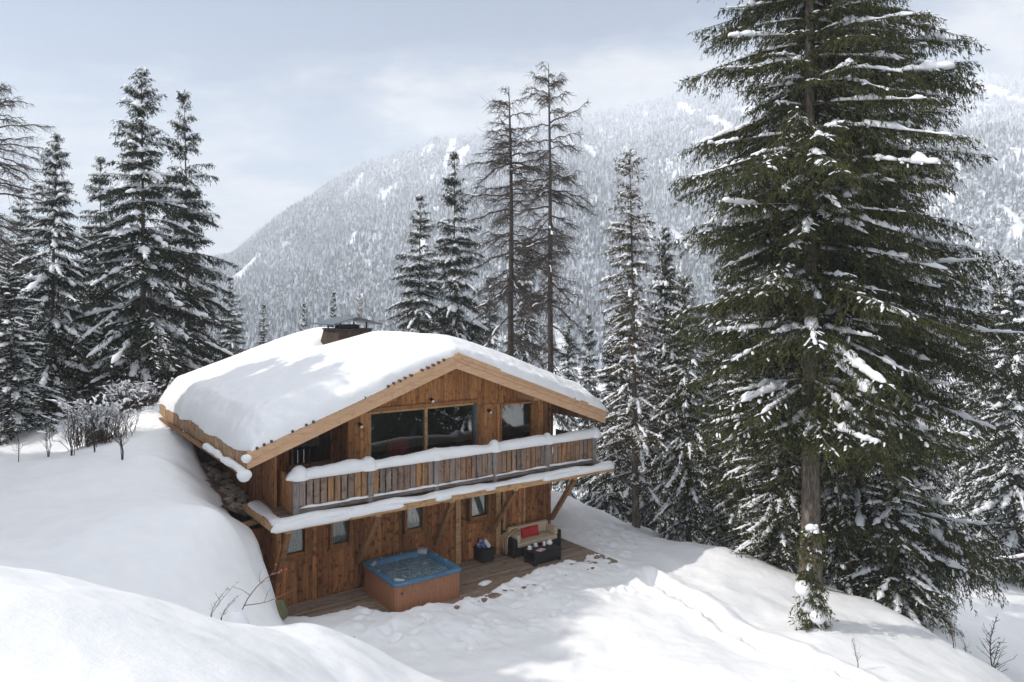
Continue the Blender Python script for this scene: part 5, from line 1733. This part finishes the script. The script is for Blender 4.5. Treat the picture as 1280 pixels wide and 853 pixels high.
for (u, rz, lab) in ((-.2, .12, 'red cushion on the sofa, the left one leaning on the other'), (.16, -.1, 'red cushion on the sofa, the right one in the middle of the seat')):
    c = pillow('cushion', .44, .38, .16, 'red_fabric')
    c.location = wp(9.0 + u, 0.70 + .02, .68); c.rotation_euler = (-.25, 0, ROT + rz)
    tag(c, lab, 'cushion', 'red cushions on the sofa')
# blanket hanging over the left arm
pr = [(-.41, .06), (-.405, .35), (-.39, .62), (-.33, .70), (-.2, .74), (-.05, .85), (.10, .86), (.16, .80)]
n = 14
Vv = []
for k, (x, z) in enumerate(pr):
    for j in range(n):
        y = -.10 + .5 * j / (n - 1)
        Vv.append((x + .015 * math.sin(j * 1.7 + k), y + .02 * math.sin(k), z + .012 * math.sin(j * 2.1)))
F = [[k * n + j, k * n + j + 1, (k + 1) * n + j + 1, (k + 1) * n + j] for k in range(len(pr) - 1) for j in range(n - 1)]
bl = mk('blanket', Vv, [F], 'blanket', smooth=True)
bl.location = wp(9.03 - .73, 0.70, 0.0); bl.rotation_euler = (0, 0, ROT)
sm = bl.modifiers.new('thick', 'SOLIDIFY'); sm.thickness = .022
tag(bl, 'brown striped blanket draped over the left arm of the sofa', 'blanket')
# ------------------------------------------------------------------ low table with tea things
tb = placed('coffee_table', 'low black wicker table in front of the sofa', 'table', 8.67, -0.42)
mb = MB(); mb.rbox(-.60, .60, -.33, .33, .10, .395, .03); mb.build('apron', 'wicker', tb)
mb = MB(); mb.rbox(-.62, .62, -.35, .35, .40, .43, .015); mb.build('tabletop', 'wicker', tb)
for sx in (-.54, .54):
    for sy in (-.27, .27):
        mb = MB(); mb.box(sx - .05, sx + .05, sy - .05, sy + .05, 0, .10); mb.build('leg', 'wicker', tb)


def cup(u, v, lab):
    o = placed('cup', lab, 'cup', u, v, .432, rng.uniform(0, 6), 'tea things on the low table')
    mb = MB(); mb.lathe([(.001, .004), (.09, .004), (.1, .016), (.06, .014), (.001, .012)], (0, 0, 0), 18); mb.build('saucer', 'china', o, smooth=True)
    mb = MB(); mb.lathe([(.03, .017), (.05, .03), (.066, .07), (.068, .105), (.062, .105), (.055, .06), (.001, .03)], (0, 0, 0), 18); b = mb.build('bowl', 'china', o, smooth=True)
    mb = MB(); a = np.linspace(-1.4, 1.4, 9); mb.tube([(.062 + .035 * math.cos(t), 0, .068 + .03 * math.sin(t)) for t in a], [.008] * 9, 6); mb.build('handle', 'china', o, smooth=True)


cup(8.25, -.22, 'white cup nearest the left end of the low table')
cup(8.60, -.12, 'white cup in the middle of the low table, behind the magazine')
o = placed('milk_jug', 'small white jug between the middle cup and the teapot', 'jug', 8.88, -.25, .432, 0, 'tea things on the low table')
mb = MB(); mb.lathe([(.001, .0), (.05, .0), (.058, .05), (.045, .11), (.052, .15), (.046, .15), (.04, .1), (.001, .02)], (0, 0, 0), 18); mb.build('body', 'china', o, smooth=True)
mb = MB(); a = np.linspace(-1.4, 1.4, 9); mb.tube([(.048 + .04 * math.cos(t), 0, .075 + .04 * math.sin(t)) for t in a], [.008] * 9, 6); mb.build('handle', 'china', o, smooth=True)
o = placed('teapot', 'round white teapot at the right end of the low table', 'teapot', 9.10, -.28, .432, .5, 'tea things on the low table')
mb = MB(); mb.lathe([(.001, 0), (.06, 0), (.10, .04), (.115, .085), (.095, .13), (.05, .155), (.001, .16)], (0, 0, 0), 20); mb.build('body', 'china', o, smooth=True)
mb = MB(); mb.lathe([(.05, .156), (.045, .175), (.012, .182), (.02, .2), (.001, .21)], (0, 0, 0), 14); mb.build('lid', 'china', o, smooth=True)
mb = MB(); mb.tube([(.1, 0, .06), (.15, 0, .09), (.18, 0, .15)], [.025, .018, .012], 8); mb.build('spout', 'china', o, smooth=True)
mb = MB(); a = np.linspace(-1.4, 1.4, 9); mb.tube([(-.1 - .055 * math.cos(t), 0, .085 + .05 * math.sin(t)) for t in a], [.01] * 9, 6); mb.build('handle', 'china', o, smooth=True)
mb = MB(); mb.box(-.16, .16, -.11, .11, 0, .012); o = mb.build('magazine', 'magazine'); o.location = wp(8.52, -.52, .432); o.rotation_euler = (0, 0, ROT + .3)
tag(o, 'magazine with red and pale stripes lying at the front of the low table', 'magazine')
# ------------------------------------------------------------------ towel box
st = placed('side_table', 'black wicker cube beside the door carrying rolled towels', 'side table', 7.02, 0.82)
mb = MB(); mb.rbox(-.26, .26, -.27, .27, .04, .44, .02); mb.build('apron', 'wicker', st)
mb = MB(); mb.rbox(-.28, .28, -.29, .29, .445, .475, .012); mb.build('tabletop', 'wicker', st)
for sx in (-.2, .2):
    for sy in (-.21, .21):
        mb = MB(); mb.box(sx - .03, sx + .03, sy - .03, sy + .03, 0, .04); mb.build('leg', 'black_plastic', st)


def towel(u, v, h, r, ln, mat, rz, lab):
    mb = MB()
    n = 60
    th = np.linspace(0, 2 * math.pi * 3.2, n)
    rad = .012 + (r - .012) * th / th[-1]
    ring = np.stack([np.zeros(n), rad * np.cos(th), rad * np.sin(th)], -1)
    A = ring + [-ln / 2, 0, 0]; B_ = ring + [ln / 2, 0, 0]
    mb.add(np.concatenate([A, B_]), [[[i, i + 1, n + i + 1, n + i] for i in range(n - 1)]])
    o = mb.build('towel', mat, smooth=True)
    s = o.modifiers.new('thick', 'SOLIDIFY'); s.thickness = .016
    o.location = wp(u, v, h + r); o.rotation_euler = (0, 0, ROT + rz)
    tag(o, lab, 'towel', 'rolled towels on the wicker cube')


a_ = 1.2
towel(6.86, .90, .478, .075, .36, 'striped_towel', a_, 'blue striped rolled towel, leftmost on the wicker cube')
towel(7.01, .84, .478, .075, .36, 'striped_towel', a_, 'blue striped rolled towel, middle of the bottom row on the wicker cube')
towel(7.16, .78, .478, .075, .36, 'white_towel', a_, 'plain white rolled towel, rightmost on the wicker cube')
towel(6.94, .88, .605, .07, .34, 'striped_towel', a_, 'blue striped rolled towel on top of the pile, left')
towel(7.09, .80, .605, .07, .34, 'white_towel', a_, 'plain white rolled towel on top of the pile, right')
# a clump of snow on the boards
ring = []
nn_ = 22
for zz, s in ((0.003, 1.0), (.035, .92), (.07, .6), (.085, .15)):
    ring.append([((.24 + .05 * math.sin(3 * a + 1)) * s * math.cos(a), (.13 + .03 * math.sin(2 * a)) * s * math.sin(a), zz) for a in np.linspace(0, 2 * math.pi, nn_, endpoint=False)])
mb = MB(); loft(mb, [np.array(r) for r in ring], True)
o = mb.build('snow_clump', 'snow', smooth=True); o.location = wp(5.85, -.98, .003); o.rotation_euler = (0, 0, ROT)
tag(o, 'small clump of snow lying on the boards right of the hot tub', 'snow clump')
# red armchair inside, seen through the glass
ch = placed('armchair', 'red armchair standing inside behind the large window', 'armchair', 4.3, 1.75, 2.962)
mb = MB(); mb.rbox(-.4, .4, -.35, .4, .12, .42, .05); mb.build('seat', 'red_fabric', ch, smooth=True)
mb = MB(); mb.rbox(-.4, .4, .25, .42, .43, 1.45, .06); mb.build('backrest', 'red_fabric', ch, smooth=True)
for sx in (-1, 1):
    mb = MB(); mb.rbox(sx * .46 - .06, sx * .46 + .06, -.35, .4, .12, .64, .04); mb.build('armrest', 'red_fabric', ch, smooth=True)
    for sy in (-.28, .3):
        mb = MB(); mb.box(sx * .36 - .03, sx * .36 + .03, sy - .03, sy + .03, 0, .12); mb.build('leg', 'dark_wood', ch)
